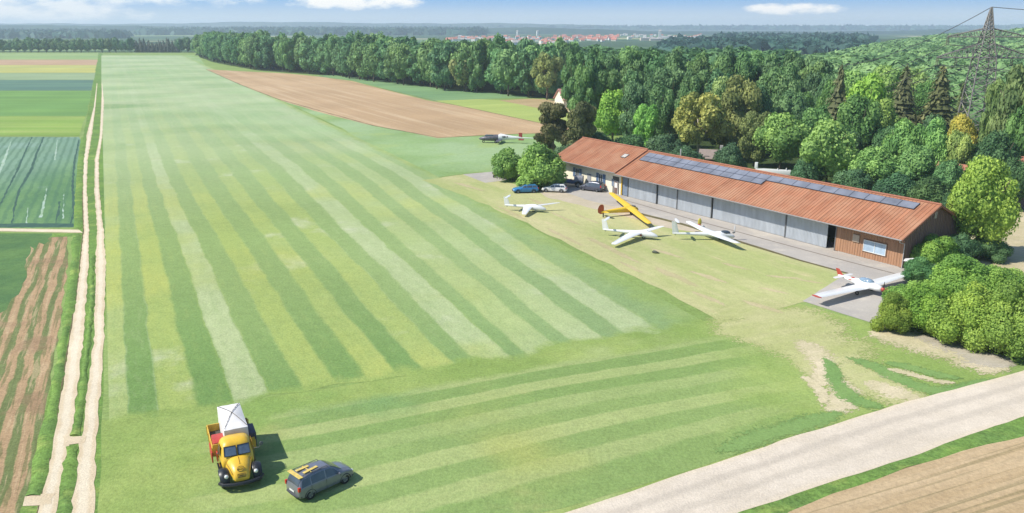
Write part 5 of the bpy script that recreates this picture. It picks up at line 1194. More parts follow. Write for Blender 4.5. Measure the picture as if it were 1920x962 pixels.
# pale post and pale parasol by the hedge
po = empty('marker_post', g(1751, 506), 0, 'short pale post standing in the shrubs right of the hangar gable', 'post'); MB().box(-.13, .13, -.13, .13, 0, 2.2, .02).build('shaft', M_WFRAME, po); MB().box(-.16, .16, -.16, .16, 2.2, 2.27).build('cap', M_GUTTER, po)
um = empty('parasol', g(1709, 512), 0, 'pale flat parasol by the foot of the hangar gable', 'parasol'); MB().tube([(0, 0, 0), (0, 0, 1.6)], .04, 6).build('pole', M_STEEL, um)
t = MB(); t.add([(1.1 * math.cos(R(60 * i)), .9 * math.sin(R(60 * i)), 1.5) for i in range(6)] + [(0, 0, 1.78)] + [(1.1 * math.cos(R(60 * i)), .9 * math.sin(R(60 * i)), 1.44) for i in range(6)] + [(0, 0, 1.7)], [(i, (i + 1) % 6, 6) for i in range(6)] + [((i + 1) % 6 + 7, i + 7, 13) for i in range(6)] + [(i, i + 7, (i + 1) % 6 + 7, (i + 1) % 6) for i in range(6)]); t.build('canopy', M_TARP, um)
tr = empty('trailer_frame', g(1718, 522), R(-25), 'white lattice trailer drawbar and frame poking out of the hedge behind the low-wing plane', 'trailer')
MB().tube([(-1.4, 0, .8), (2.2, 0, .5)], .09, 6).tube([(-.8, -.5, .7), (1.9, -.1, .5)], .06, 6).tube([(-.8, .5, .7), (1.9, .1, .5)], .06, 6).build('frame', M_WHITE, tr, True); wheelset(tr, (-.5,), .7, .3, .16, M_RIM, .5)
rm = empty('mower', g(1668, 553), R(-10), 'red mower with white handles half hidden by the hedge at the plane nose', 'mower')
MB().box(-.7, .7, -.35, .35, .25, .6, .08).build('deck', RT, rm, True); MB().tube([(-.6, -.2, .5), (-1.4, -.2, 1.0), (-1.4, .2, 1.0), (-.6, .2, .5)], .035, 5).build('handle', M_WHITE, rm, True); wheelset(rm, (-.5, .5), .45, .18, .1, M_STEEL, .5)
pl = empty('slanted_pole', g(1835, 484), 0, 'thin grey pole leaning in the dark shrubs under the bright green tree', 'pole'); MB().tube([(0, 0, 0), (.45, .1, 3.6)], .06, 6).build('shaft', mat('pale_zinc', (.5, .47, .44)), pl); MB().box(-.15, .15, -.15, .15, 0, .1).build('foot', M_CONCRETE, pl)
# a white trailer and small buildings beyond the hangar
def small_house(name, loc, rz, lx, ly, hw_, hr, wallm, roofm, label, cat='house', fr=True):
    o = empty(name, loc, rz, label, cat)
    MB().box(-lx / 2, lx / 2, -ly / 2, ly / 2, 0, hw_).add([(-lx / 2, -ly / 2, hw_), (-lx / 2, ly / 2, hw_), (-lx / 2, 0, hr - .15), (lx / 2, -ly / 2, hw_), (lx / 2, ly / 2, hw_), (lx / 2, 0, hr - .15)], [(0, 1, 2), (5, 4, 3)]).build('wall', wallm, o)
    e = .5; t = MB()
    for s_ in (-1, 1):
        zl = hw_ - e * (hr - hw_) / (ly / 2)
        p = [(-lx / 2 - e, s_ * (ly / 2 + e), zl), (lx / 2 + e, s_ * (ly / 2 + e), zl), (lx / 2 + e, 0, hr), (-lx / 2 - e, 0, hr)]
        t.add(p + [(a_, b_, c_ - .15) for a_, b_, c_ in p], [(0, 1, 2, 3), (7, 6, 5, 4), (0, 4, 5, 1), (1, 5, 6, 2), (3, 7, 4, 0)])
    ro = t.build('roof', roofm, o)
    MB().box(lx * .2, lx * .2 + .6, -.3, .3, hr - .6, hr + .9).build('chimney', M_CONCRETE, ro)
    for q in range(2):
        for s_ in (-1, 1): MB().box(-lx * .25 + q * lx * .5 - .5, -lx * .25 + q * lx * .5 + .5, min(s_ * ly / 2, s_ * (ly / 2 + .04)), max(s_ * ly / 2, s_ * (ly / 2 + .04)), 1.2, 2.3).build('window', M_DGLASS, o)
    return o
M_PINK = mat('pink_tiles', (.50, .24, .20), .8, var=.3, scale=1.5); M_RROOF = mat('rust_roof', (.36, .14, .09), .8, var=.15); M_BRW = mat('brown_wall', (.16, .10, .075), .8)
small_house('barn', g(1075, 199), R(20), 11, 8, 3, 6.2, M_CREAM, M_PINK, 'small barn with pink tiled roof at the forest edge above the dark pines', 'barn')
small_house('shed', g(1098, 214), R(-35), 9, 6, 2.5, 4.6, M_CREAM, M_PINK, 'pink roofed shed half hidden right behind the dark pines', 'shed')
small_house('cabin', g(1338, 312), R(-20), 5, 3.5, 2.2, 3.4, M_BRW, mat('grey_brown_roof', (.25, .2, .17), .8), 'small brown cabin behind the hangar roof by the pale trunks', 'cabin')
small_house('cottage', g(1798, 372), R(-50), 7, 5, 3.2, 5.6, M_BRW, M_RROOF, 'little brown roofed cottage between the shrubs and the bright green tree', 'cottage')
small_house('house', g(1975, 388), R(-25), 13, 9, 4.0, 7.6, mat('dark_wall', (.09, .08, .085), .8), M_RROOF, 'house with a rust red roof cut by the right edge of the picture', 'house')
wt = empty('box_trailer', g(1452, 331), R(-22), 'long white glider trailer standing among trees behind the solar panels', 'trailer')
MB().box(-4.4, 3.6, -.7, .7, .6, 1.7, .15).build('box', M_WHITE, wt, True); MB().box(-4.6, -3.9, -.6, .6, 1.71, 3.1, .1).build('tail_box', M_WHITE, wt, True); MB().box(2.4, 2.6, -.5, .5, 1.7, 2.1).box(.5, .7, -.5, .5, 1.7, 1.95).build('roof_vent', M_WHITE, wt)
MB().tube([(3.6, 0, .7), (5.4, 0, .5)], .07, 6).build('drawbar', M_STEEL, wt); wheelset(wt, (-.5, .4), .85, .32, .2, M_RIM, .5); wt.scale = (.8,) * 3

# ------------------------------------------------------------------ pylon and cables
PY = g(1817, 300); MST = mat("lattice_steel", (.22, .20, .18), .7, .0)
topz = 30.9
py = empty('electricity_pylon', PY, R(-6), 'tall dark steel lattice pylon with two crossarms rising out of the trees', 'pylon')
def hwz(z): return np.interp(z, [0, 21, 25.1, topz], [3.2, 1.65, .95, .1])
t = MB()
for sx in (-1, 1):
    for sy in (-1, 1): t.tube([(sx * hwz(z), sy * hwz(z), z) for z in (0, 7, 14, 21, 25.1, topz)], .17, 5, .10)
lv = [0]; 
while lv[-1] < topz - 1.2: lv.append(lv[-1] + max(.8, hwz(lv[-1]) * 1.05))
lv.append(topz - .1)
for a_, b_ in zip(lv, lv[1:]):
    wa, wb = hwz(a_), hwz(b_)
    for (p, q) in (((-1, -1), (1, -1)), ((1, -1), (1, 1)), ((1, 1), (-1, 1)), ((-1, 1), (-1, -1))):
        t.tube([(p[0] * wa, p[1] * wa, a_), (q[0] * wb, q[1] * wb, b_)], .075, 4); t.tube([(q[0] * wa, q[1] * wa, a_), (p[0] * wb, p[1] * wb, b_)], .075, 4)
        t.tube([(p[0] * wb, p[1] * wb, b_), (q[0] * wb, q[1] * wb, b_)], .04, 4)
t.build('mast', MST, py)
def arm(z, half, rise, n_):
    t = MB(); w = hwz(z)
    for s_ in (-1, 1):
        for sy in (-1, 1):
            t.tube([(0, sy * w, z), (s_ * half, 0, z)], .12, 5); t.tube([(s_ * w * .6, sy * w * .6, z + rise), (s_ * half, 0, z + .12)], .10, 5)
        for i in range(n_):
            f = i / n_; f2 = (i + .5) / n_; xa_ = s_ * (w + (half - w) * f); xb_ = s_ * (w + (half - w) * f2); xc2 = s_ * (w + (half - w) * (i + 1) / n_)
            za, zb_ = z + rise * (1 - f2), z
            for sy in (-1, 1):
                t.tube([(xa_, sy * w * (1 - f), z), (xb_, sy * w * .6 * (1 - f2), z + rise * (1 - f2) + .1)], .06, 4); t.tube([(xb_, sy * w * .6 * (1 - f2), z + rise * (1 - f2) + .1), (xc2, sy * w * (1 - (i + 1) / n_), z)], .035, 4)
            t.tube([(xa_, -w * (1 - f), z), (xa_, w * (1 - f), z)], .035, 4)
    return t.build('crossarm', MST, py)
A1 = arm(25.1, 7.7, 1.7, 6); A2 = arm(21.0, 9.2, 2.9, 7)
att = []
for A_, z, xs_l in ((A1, 25.1, (-7.6, 7.6)), (A2, 21.0, (-9.1, -5.4, 5.4, 9.1))):
    for x in xs_l:
        t = MB()
        for dxx in (-.16, .16):
            for q in range(6): t.ball((x + dxx, 0, z - .2 - q * .22), .13, 8, (1, 1, .5))
            t.tube([(x + dxx, 0, z), (x + dxx, 0, z - 1.45)], .05, 5)
        t.box(x - .3, x + .3, -.06, .06, z - 1.52, z - 1.44); t.build('insulator', mat('brown_insulator', (.16, .11, .09), .3), A_, True)
        att.append((x, z - 1.5))
CMat = mat('cable', (.10, .095, .09), .6)
Mp = Matrix.Translation(PY) @ Matrix.Rotation(R(-6), 4, 'Z')
far = g(1610, 190, 6) ; dv = far - (Mp @ Vector((0, 0, topz))); fv = Vector((dv.x, dv.y, 0)); fv.length = 130
nv = Vector((-fv.x, -fv.y, 0)).normalized()
nv = Vector((.93, -.36, 0)) 
def cable(p0, label, ends):
    t = MB()
    for (vec, L_, drop) in ends:
        pts = [p0 + vec * (L_ * i / 16) + Vector((0, 0, -drop * (1 - (1 - i / 16) ** 2))) for i in range(17)]; t.tube(pts, .07, 5)
    o = t.build('power_cable', CMat); tag(o, label, 'cable', 'overhead cables of the pylon')
ufv = fv.normalized()
cable(Mp @ Vector((0, 0, topz)), 'earth wire running from the very tip of the lattice pylon', [(ufv, 130, 17), (nv, 60, 3)])
labs = ['cable from the left end of the upper crossarm', 'cable from the right end of the upper crossarm', 'cable from the left tip of the lower crossarm', 'cable from the inner left insulator of the lower crossarm', 'cable from the inner right insulator of the lower crossarm', 'cable from the right tip of the lower crossarm']
for (x, z), lb in zip(att, labs): cable(Mp @ Vector((x, 0, z)), lb, [(ufv, 130, 17), (nv, 60, 3)])
# ------------------------------------------------------------------ foliage
ORD = lambda k: str(k) + ('th' if 10 <= k % 100 <= 20 else {1: 'st', 2: 'nd', 3: 'rd'}.get(k % 10, 'th'))
def leafmat():
    m = bpy.data.materials.new('leaves'); m.use_nodes = True; nt = m.node_tree; b = nt.nodes['Principled BSDF']
    oi = nt.nodes.new('ShaderNodeObjectInfo'); at = nt.nodes.new('ShaderNodeAttribute'); at.attribute_name = 'tint'
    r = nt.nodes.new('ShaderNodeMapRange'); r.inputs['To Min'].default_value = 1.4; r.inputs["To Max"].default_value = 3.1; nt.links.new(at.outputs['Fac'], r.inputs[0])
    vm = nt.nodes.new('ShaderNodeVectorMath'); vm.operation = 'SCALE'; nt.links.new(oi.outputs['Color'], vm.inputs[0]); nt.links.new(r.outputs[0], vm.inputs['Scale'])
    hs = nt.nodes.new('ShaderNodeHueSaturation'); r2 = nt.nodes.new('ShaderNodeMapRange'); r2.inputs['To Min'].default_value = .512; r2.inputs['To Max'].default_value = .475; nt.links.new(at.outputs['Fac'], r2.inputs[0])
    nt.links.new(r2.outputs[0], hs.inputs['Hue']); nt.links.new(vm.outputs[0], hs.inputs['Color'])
    nt.links.new(hs.outputs[0], b.inputs['Base Color']); b.inputs['Roughness'].default_value = .65; b.inputs['Specular IOR Level'].default_value = .25
    tr = nt.nodes.new('ShaderNodeBsdfTranslucent'); nt.links.new(hs.outputs[0], tr.inputs['Color'])
    mx = nt.nodes.new('ShaderNodeMixShader'); mx.inputs[0].default_value = .28
    nt.links.new(b.outputs[0], mx.inputs[1]); nt.links.new(tr.outputs[0], mx.inputs[2]); nt.links.new(mx.outputs[0], nt.nodes['Material Output'].inputs[0])
    return m
M_LEAF = leafmat()
M_BARK = mat('bark', (.16, .12, .085), .9, var=.3, scale=4, stretch=(4, 4, .5)); M_PBARK = mat('pale_bark', (.38, .34, .28), .9, var=.2, scale=4, stretch=(4, 4, .5))
def leaves(C_, N_, size, r, stretch=1.5, tilt=.5):
    """rhombic leaf clumps at centres C_, roughly facing N_"""
    n = len(C_); N = N_ + r.normal(0, tilt, (n, 3)); N /= np.linalg.norm(N, axis=1, keepdims=True) + 1e-9
    T = np.cross(N, r.normal(0, 1, (n, 3))); T /= np.linalg.norm(T, axis=1, keepdims=True) + 1e-9; B = np.cross(N, T)
    s = (size * r.uniform(.6, 1.35, n))[:, None]
    V = np.stack([C_ + T * s * stretch * .5, C_ + B * s * .5 + N * s * .12, C_ - T * s * stretch * .5, C_ - B * s * .5 + N * s * .12], 1).reshape(-1, 3)
    return V, np.arange(4 * n).reshape(-1, 4)
def crown(kind, nleaf, size, seed):
    """unit crown: width about 1 (x, y), height 0..1 (z from base_z to 1)"""
    r = np.random.default_rng(seed); cent = []; rad = []
    if kind == 'round':
        nl = 34
        for i in range(nl):
            z = r.uniform(-1, 1); a = r.uniform(0, 6.28); q = math.sqrt(1 - z * z); rr = r.uniform(.55, .95)
            cent.append((.34 * q * math.cos(a) * rr, .34 * q * math.sin(a) * rr, .57 + .30 * z * rr)); rad.append(r.uniform(.10, .20))
        cent.append((0, 0, .55)); rad.append(.34); zs = 1.1
    elif kind == 'tall':
        nl = 40
        for i in range(nl):
            f = r.random(); z = .14 + .76 * f; w = .36 * math.sin(math.pi * (.12 + .80 * f)) ** .7; a = r.uniform(0, 6.28); q = r.uniform(.5, 1)
            cent.append((w * q * math.cos(a), w * q * math.sin(a), z)); rad.append(r.uniform(.09, .17))
        for z in (.3, .5, .7): cent.append((0, 0, z)); rad.append(.24)
        zs = .75
    elif kind == 'bush':
        nl = 30
        for i in range(nl):
            a = r.uniform(0, 6.28); q = math.sqrt(r.random()); z = math.sqrt(max(0, 1 - q * q))
            cent.append((.38 * q * math.cos(a), .38 * q * math.sin(a), .12 + .68 * z * r.uniform(.6, 1))); rad.append(r.uniform(.11, .2))
        cent.append((0, 0, .35)); rad.append(.33); zs = 1.2
    elif kind == 'open':
        nl = 36
        for i in range(nl):
            f = r.random(); z = .30 + .60 * f; w = .40 * math.sin(math.pi * (.25 + .65 * f)) ** .6; a = r.uniform(0, 6.28); q = r.uniform(.45, 1)
            cent.append((w * q * math.cos(a), w * q * math.sin(a), z)); rad.append(r.uniform(.08, .15))
        zs = .85
    elif kind == 'pine':
        nl = 26
        for i in range(nl):
            f = r.random(); z = .18 + .74 * f; w = .36 * (1 - .55 * f); a = r.uniform(0, 6.28); q = r.uniform(.5, 1)
            cent.append((w * q * math.cos(a), w * q * math.sin(a), z)); rad.append(r.uniform(.09, .17))
        cent.append((0, 0, .5)); rad.append(.25); zs = .6
    cent = np.array(cent); rad = np.array(rad); m = len(cent)
    tint = r.uniform(0, 1, m); w = rad ** 2 / (rad ** 2).sum(); idx = r.choice(m, nleaf, p=w)
    D = r.normal(0, 1, (nleaf, 3)); D[:, 2] = D[:, 2] * .9 + .25; D /= np.linalg.norm(D, axis=1, keepdims=True)
    sh = r.uniform(.72, 1.08, nleaf) ** 1.0
    Cn = cent[idx] + D * (rad[idx] * sh)[:, None] * np.array([1, 1, zs])
    Cn[:, 2] = np.maximum(Cn[:, 2], .02)
    V, Fq = leaves(Cn, D, size, r)
    tn = np.clip(tint[idx] * .75 + r.uniform(0, .35, nleaf), 0, 1); tv = np.repeat(tn, 4)
    # inner dense cores so the crown is not see-through everywhere
    if kind != 'open':
        for c_, q_, t_ in zip(cent, rad, tint):
            bm = bmesh.new(); bmesh.ops.create_icosphere(bm, subdivisions=2, radius=1)
            P = np.array([v.co[:] for v in bm.verts]); Tq = np.array([[v.index for v in f.verts] for f in bm.faces]); bm.free()
            P = P * (q_ * .80 * (1 + r.normal(0, .07, len(P))))[:, None] * np.array([1, 1, zs]) + c_
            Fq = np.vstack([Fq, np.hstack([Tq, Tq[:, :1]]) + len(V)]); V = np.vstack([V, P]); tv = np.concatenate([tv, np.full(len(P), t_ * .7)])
    return V, Fq, tv
def fix_mesh(name, V, Fq, tv):
    """quads with repeated last index become triangles"""
    q = Fq[Fq[:, 0] != Fq[:, 3]]; t3 = Fq[Fq[:, 0] == Fq[:, 3]][:, :3]
    me = bpy.data.meshes.new(name); me.vertices.add(len(V)); me.vertices.foreach_set('co', V.astype(np.float32).ravel())
    loops = np.concatenate([q.ravel(), t3.ravel()]).astype(np.int32); me.loops.add(len(loops)); me.loops.foreach_set('vertex_index', loops)
    me.polygons.add(len(q) + len(t3)); tot = np.concatenate([np.full(len(q), 4), np.full(len(t3), 3)]).astype(np.int32); st = np.concatenate([[0], np.cumsum(tot)[:-1]]).astype(np.int32)
    me.polygons.foreach_set('loop_start', st); me.polygons.foreach_set('loop_total', tot); me.materials.append(M_LEAF)
    me.update(calc_edges=True); a = me.attributes.new('tint', 'FLOAT', 'POINT'); a.data.foreach_set('value', tv.astype(np.float32)); return me
def spruce(levels, per, size, seed, wid=.62):
    r = np.random.default_rng(seed); Cs = []; Ns = []; Ts = []
    for l in range(levels):
        f = l / levels; z = .06 + .92 * f; R_ = wid * (1 - f) ** .9 + .015
        for b in range(max(4, int(per * (1 - f * .6)))):
            a = r.uniform(0, 6.28); rr = R_ * r.uniform(.75, 1.1); k = max(3, int(12 * rr / wid))
            for i in range(k):
                q = (i + .6) / k; Cs.append((rr * q * math.cos(a), rr * q * math.sin(a), z - .16 * rr * q ** 1.5 - .02 * r.random())); Ns.append((math.cos(a) * .35, math.sin(a) * .35, .9)); Ts.append((math.cos(a), math.sin(a), -.55))
    Cs = np.array(Cs); Ns = np.array(Ns); Ts = np.array(Ts); n = len(Cs)
    Ts = Ts + r.normal(0, .35, (n, 3)); Ts /= np.linalg.norm(Ts, axis=1, keepdims=True); N = Ns + r.normal(0, .3, (n, 3)); B = np.cross(N, Ts); B /= np.linalg.norm(B, axis=1, keepdims=True)
    s = (size * r.uniform(.7, 1.3, n))[:, None]
    V = np.stack([Cs + Ts * s * 1.1, Cs + B * s * .38, Cs - Ts * s * .7, Cs - B * s * .38], 1).reshape(-1, 3)
    tn = np.repeat(np.clip(r.uniform(0, 1, n), 0, 1), 4); Fq = np.arange(4 * n).reshape(-1, 4)
    for l in range(16):                      # dense inner whorls
        f = l / 16; z = .07 + .9 * f; q = wid * (1 - f) ** .9 * .78; k = 14; b0 = len(V)
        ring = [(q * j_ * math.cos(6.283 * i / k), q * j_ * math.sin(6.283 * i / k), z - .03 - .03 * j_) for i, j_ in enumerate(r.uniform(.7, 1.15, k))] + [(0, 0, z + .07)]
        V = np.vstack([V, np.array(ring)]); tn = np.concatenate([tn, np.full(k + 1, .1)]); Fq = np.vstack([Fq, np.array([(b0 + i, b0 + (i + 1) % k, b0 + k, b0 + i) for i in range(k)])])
    return V, Fq, tn
PR = {}
def proto(kind, lod, v):
    key = (kind, lod, v)
    if key in PR: return PR[key]
    nl, sz = {'n': (24000, .023), 'm': (11000, .034), 'f': (3600, .055), 'x': (900, .10)}[lod]
    if kind == 'spruce':
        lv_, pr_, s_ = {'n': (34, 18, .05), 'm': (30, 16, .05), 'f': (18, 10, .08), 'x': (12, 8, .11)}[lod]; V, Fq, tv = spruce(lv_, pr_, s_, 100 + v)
    else:
        if kind == 'open': nl = int(nl * .8)
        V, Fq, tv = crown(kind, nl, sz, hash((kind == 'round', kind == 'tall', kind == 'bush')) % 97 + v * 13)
    PR[key] = fix_mesh('crown_' + kind, V, Fq, tv); return PR[key]
TRK = {}
def trunkmesh(kind, pale=False):
    key = (kind, pale)
    if key in TRK: return TRK[key]
    r = random.Random(5); t = MB(); n = 7
    if kind in ('spruce', 'pine'):
        t.tube([(0, 0, -.02), (.005, 0, .5), (0, 0, .97)], .022, n, .003)
        for q in range(6): a = r.uniform(0, 6.28); z = .2 + q * .11; t.tube([(0, 0, z), (.16 * math.cos(a), .16 * math.sin(a), z + .05)], .006, 5, .002)
    elif kind == 'bush':
        for q in range(5): a = q * 1.26; t.tube([(0, 0, -.02), (.1 * math.cos(a), .1 * math.sin(a), .3), (.22 * math.cos(a), .22 * math.sin(a), .6)], .018, 5, .006)
    else:
        t.tube([(0, 0, -.02), (.01, .0, .2), (-.01, .01, .42)], .034, n, .02)
        for q in range(9):
            a = q * 2.4 + r.uniform(-.3, .3); z = .22 + .026 * q; e = r.uniform(.2, .32)
            t.tube([(0, 0, z), (e * .5 * math.cos(a), e * .5 * math.sin(a), z + .17), (e * math.cos(a), e * math.sin(a), z + .40 + r.uniform(-.05, .1))], .017, 6, .004)
            t.tube([(e * .5 * math.cos(a), e * .5 * math.sin(a), z + .17), (e * .8 * math.cos(a + .7), e * .8 * math.sin(a + .7), z + .36)], .009, 5, .003)
        t.tube([(-.01, .01, .42), (.02, 0, .6), (0, .01, .82)], .02, n, .004)
    o = t.build('trunk', M_PBARK if pale else M_BARK, None, True); me = o.data; bpy.data.objects.remove(o); TRK[key] = me; return me
NT_ = [0]
def tree(loc, h, w, kind, col, label, cat='tree', group=None, lod='m', pale=False, name=None, wy=None, vary=.10):
    NT_[0] += 1; v = NT_[0] % (3 if lod == 'n' else 4); r = random.Random(NT_[0])
    nm = name or {'spruce': 'spruce_tree', 'pine': 'pine_tree', 'bush': 'shrub', 'tall': 'tall_tree', 'open': 'willow_tree', 'round': 'leafy_tree'}[kind]
    o = empty(nm, loc, r.uniform(0, 6.28), label, cat, group)
    c = bpy.data.objects.new('crown', proto(kind, lod, v)); COL.objects.link(c); c.parent = o; c.scale = (w, wy or w * r.uniform(.85, 1.1), h)
    k = [r.uniform(1 - vary, 1 + vary) for _ in range(3)]; q = r.uniform(1 - vary, 1 + vary)
    c.color = (col[0] * q * k[0], col[1] * q, col[2] * q * k[2], 1)
    t = bpy.data.objects.new('trunk', trunkmesh(kind, pale)); COL.objects.link(t); t.parent = o; t.scale = (min(w, h * .8), min(w, h * .8), h)
    return o
def tpx(x, yb, yt, wpx, kind, col, label, lod=None, wide=1.08, **kw):
    """tree surveyed by its foot (x, yb), its top row and its crown width"""
    D = depth(x, yb); q = g(x, yb); h0 = max(1.5, ztop(q.x, q.y, yt)); x = 960 + (x - 960) * (D - .6 * h0 * sp) / D
    p = g(x, yb); h = max(1.5, ztop(p.x, p.y, yt)) * 1.02; w = wpx * D / F * wide
    return tree(p, h, w, kind, col, label, lod=lod or ('n' if D < 125 else 'm' if D < 330 else 'f'), **kw)
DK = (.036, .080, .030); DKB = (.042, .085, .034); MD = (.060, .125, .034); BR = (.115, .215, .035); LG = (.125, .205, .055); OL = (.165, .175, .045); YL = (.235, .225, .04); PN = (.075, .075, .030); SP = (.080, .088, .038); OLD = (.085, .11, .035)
# named trees, far to near
tpx(870, 172, 96, 60, 'round', (.12, .14, .05), 'broad olive green tree standing out in the middle of the long forest wall', vary=0)
tpx(1026, 187, 98, 58, 'open', (.15, .18, .06), 'pale rounded tree with visible branching trunk at the forest edge above the stubble strip', vary=0)
tpx(1150, 272, 172, 76, 'round', BR, 'bright green ragged tree right behind the clubhouse ridge, next to the dark pines', vary=0)
tpx(1212, 288, 192, 62, 'tall', (.10, .22, .045), 'fresh green cone-shaped tree behind the joint of the two roofs', vary=0)
tpx(1313, 300, 170, 104, 'open', (.165, .18, .048), 'big yellowish olive tree with bare pale trunks behind the solar panels', pale=True, vary=0)
tpx(1387, 292, 140, 92, 'tall', (.105, .125, .04), 'tall dark olive tree right of the yellowish one with pale trunks', vary=0)
tpx(1348, 268, 148, 66, 'round', (.15, .21, .07), 'pale green round tree peeping over the yellowish olive one', vary=0)
tpx(1418, 312, 205, 66, 'tall', OLD, 'drooping dark olive tree above the middle of the hangar roof', vary=0)
tpx(1468, 318, 212, 104, 'round', (.115, .195, .05), 'round mid green tree behind the white trailer', vary=0)
tpx(1556, 350, 230, 116, 'round', LG, 'large pale green round tree right of the white trailer', vary=0)
tpx(1622, 292, 143, 96, 'round', BR, 'bright lime green domed tree between the lone spruce and the spruce pair', vary=0)
tpx(1608, 320, 180, 92, 'round', MD, 'mid green round tree below the lime green dome', vary=0)
tpx(1695, 352, 224, 84, 'round', (.085, .17, .045), 'round green tree in front of the spruce pair', vary=0)
tpx(1748, 356, 228, 66, 'round', (.10, .20, .055), 'smaller fresh green round tree left of the yellow tree', vary=0)
tpx(1802, 335, 218, 66, 'round', YL, 'yellow green tree at the foot of the pylon', vary=0)
tpx(1795, 362, 246, 60, 'round', (.15, .205, .055), 'yellowish green tree in front of the yellow one below the pylon', vary=0)
tpx(1642, 366, 275, 92, 'round', (.10, .185, .05), 'low green tree just over the right half of the solar panels', vary=0)
tpx(1612, 358, 296, 50, 'bush', (.13, .21, .06), 'small pale green rounded shrub just above the solar panels', vary=0)
tpx(1716, 372, 276, 84, 'round', (.075, .15, .045), 'dark green round tree behind the right end of the ridge', vary=0)
tpx(1776, 384, 300, 56, 'round', (.06, .13, .045), 'dark green tree behind the gable peak', vary=0)
tpx(1572, 290, 118, 70, 'spruce', SP, 'lone dark spruce left of the lime green dome', vary=0, name='spruce_tree')
tpx(1694, 272, 120, 84, 'spruce', SP, 'left and slimmer spruce of the pair left of the pylon', vary=0)
tpx(1762, 274, 120, 94, 'spruce', (.085, .094, .036), 'broader right-hand spruce of the pair left of the pylon', vary=0)
tpx(1802, 268, 150, 46, 'spruce', (.08, .105, .035), 'small light green spruce right beside the pylon legs', vary=0)
tpx(1560, 275, 150, 60, 'round', MD, 'mid green tree behind the foot of the lone spruce', vary=0)
tpx(1905, 350, 120, 96, 'tall', (.085, .125, .045), 'tall dark willow-like tree at the right edge below the crossarm', vary=0)
tpx(1862, 338, 152, 52, 'tall', (.09, .14, .045), 'slender tall tree just right of the pylon', vary=0)
tpx(1912, 372, 200, 76, 'round', MD, 'round green tree at the right edge above the rust red house', vary=0)
tpx(1868, 378, 245, 84, 'round', DK, 'dark green tree right behind the bright tree by the gable', vary=0)
tpx(1835, 385, 300, 70, 'round', (.05, .105, .035), 'low dark tree behind the left of the bright tree by the gable', vary=0)
tpx(1038, 302, 194, 74, 'pine', PN, 'brownish dark pine, left of the two left of the clubhouse', vary=0, wide=1.25)
tpx(1090, 306, 184, 76, 'pine', (.068, .078, .03), 'brownish dark pine, right of the two left of the clubhouse', vary=0, wide=1.15)
tpx(957, 338, 271, 68, 'bush', (.095, .17, .042), 'leafy shrub beside the small red tractor, left of the bigger one', vary=0, wide=1.15)
tpx(1010, 352, 268, 92, 'bush', (.105, .185, .042), 'large leafy shrub with a dark stem behind the blue car', vary=0, wide=1.15)
tpx(1845, 482, 304, 122, 'round', (.135, .205, .036), 'bright yellow green tree with a visible trunk right of the hangar gable', vary=0, wide=1.15)
# shrubs under it and the big hedge at the right front
hed = [(1762, 470, 408, 80, (.07, .14, .035), 'dark green shrub against the lean-to behind the gable'),
       (1800, 492, 432, 86, (.045, .10, .038), 'dark shrub with the leaning pole, under the bright tree'),
       (1858, 486, 438, 70, (.05, .11, .04), 'dark rounded shrub right under the bright tree trunk'),
       (1752, 498, 436, 92, (.12, .20, .036), 'bright green shrub at the gable wall behind the pale post'),
       (1732, 532, 478, 70, (.06, .125, .036), 'low dark green shrub just below the pale post'),
       (1800, 556, 478, 130, (.12, .20, .036), 'wide bright shrub at the back of the big hedge'),
       (1880, 548, 498, 110, (.13, .21, .038), 'bright shrub at the edge of the sandy yard'),
       (1712, 590, 524, 92, (.115, .19, .036), 'shrub touching the nose of the low-wing plane'),
       (1676, 618, 548, 72, (.125, .205, .036), 'leftmost small rounded shrub of the big hedge'),
       (1742, 618, 528, 104, (.13, .215, .036), 'rounded shrub second from the left in the big hedge front'),
       (1818, 640, 520, 126, (.13, .21, .038), 'big rounded shrub in the middle of the hedge front'),
       (1893, 662, 528, 122, (.14, .215, .04), 'big rounded shrub at the right of the hedge front'),
       (1960, 668, 500, 130, (.12, .20, .036), 'shrub cut by the right edge of the picture, end of the hedge'),
       (1870, 605, 500, 120, (.12, .20, .036), 'wide shrub behind the right part of the hedge front')]
for x, yb, yt, w, c_, lb in hed: tpx(x, yb, yt, w, 'bush', tuple(.86 * q for q in c_), lb, cat='shrub', vary=.16, wide=1.10, lod='n', group='shrubs of the hedge at the right')
# understory behind the buildings
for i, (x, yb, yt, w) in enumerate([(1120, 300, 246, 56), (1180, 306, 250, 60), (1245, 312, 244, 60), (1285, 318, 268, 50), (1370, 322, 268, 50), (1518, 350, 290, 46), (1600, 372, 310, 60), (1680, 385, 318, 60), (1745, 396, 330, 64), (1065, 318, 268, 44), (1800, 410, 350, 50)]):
    tpx(x, yb, yt, w, 'bush', DKB, '%s dark shrub from the left in the shade behind the clubhouse and hangar roofs' % ORD(i + 1), cat='shrub', group='dark shrubs behind the buildings', vary=.15, wide=1.3)

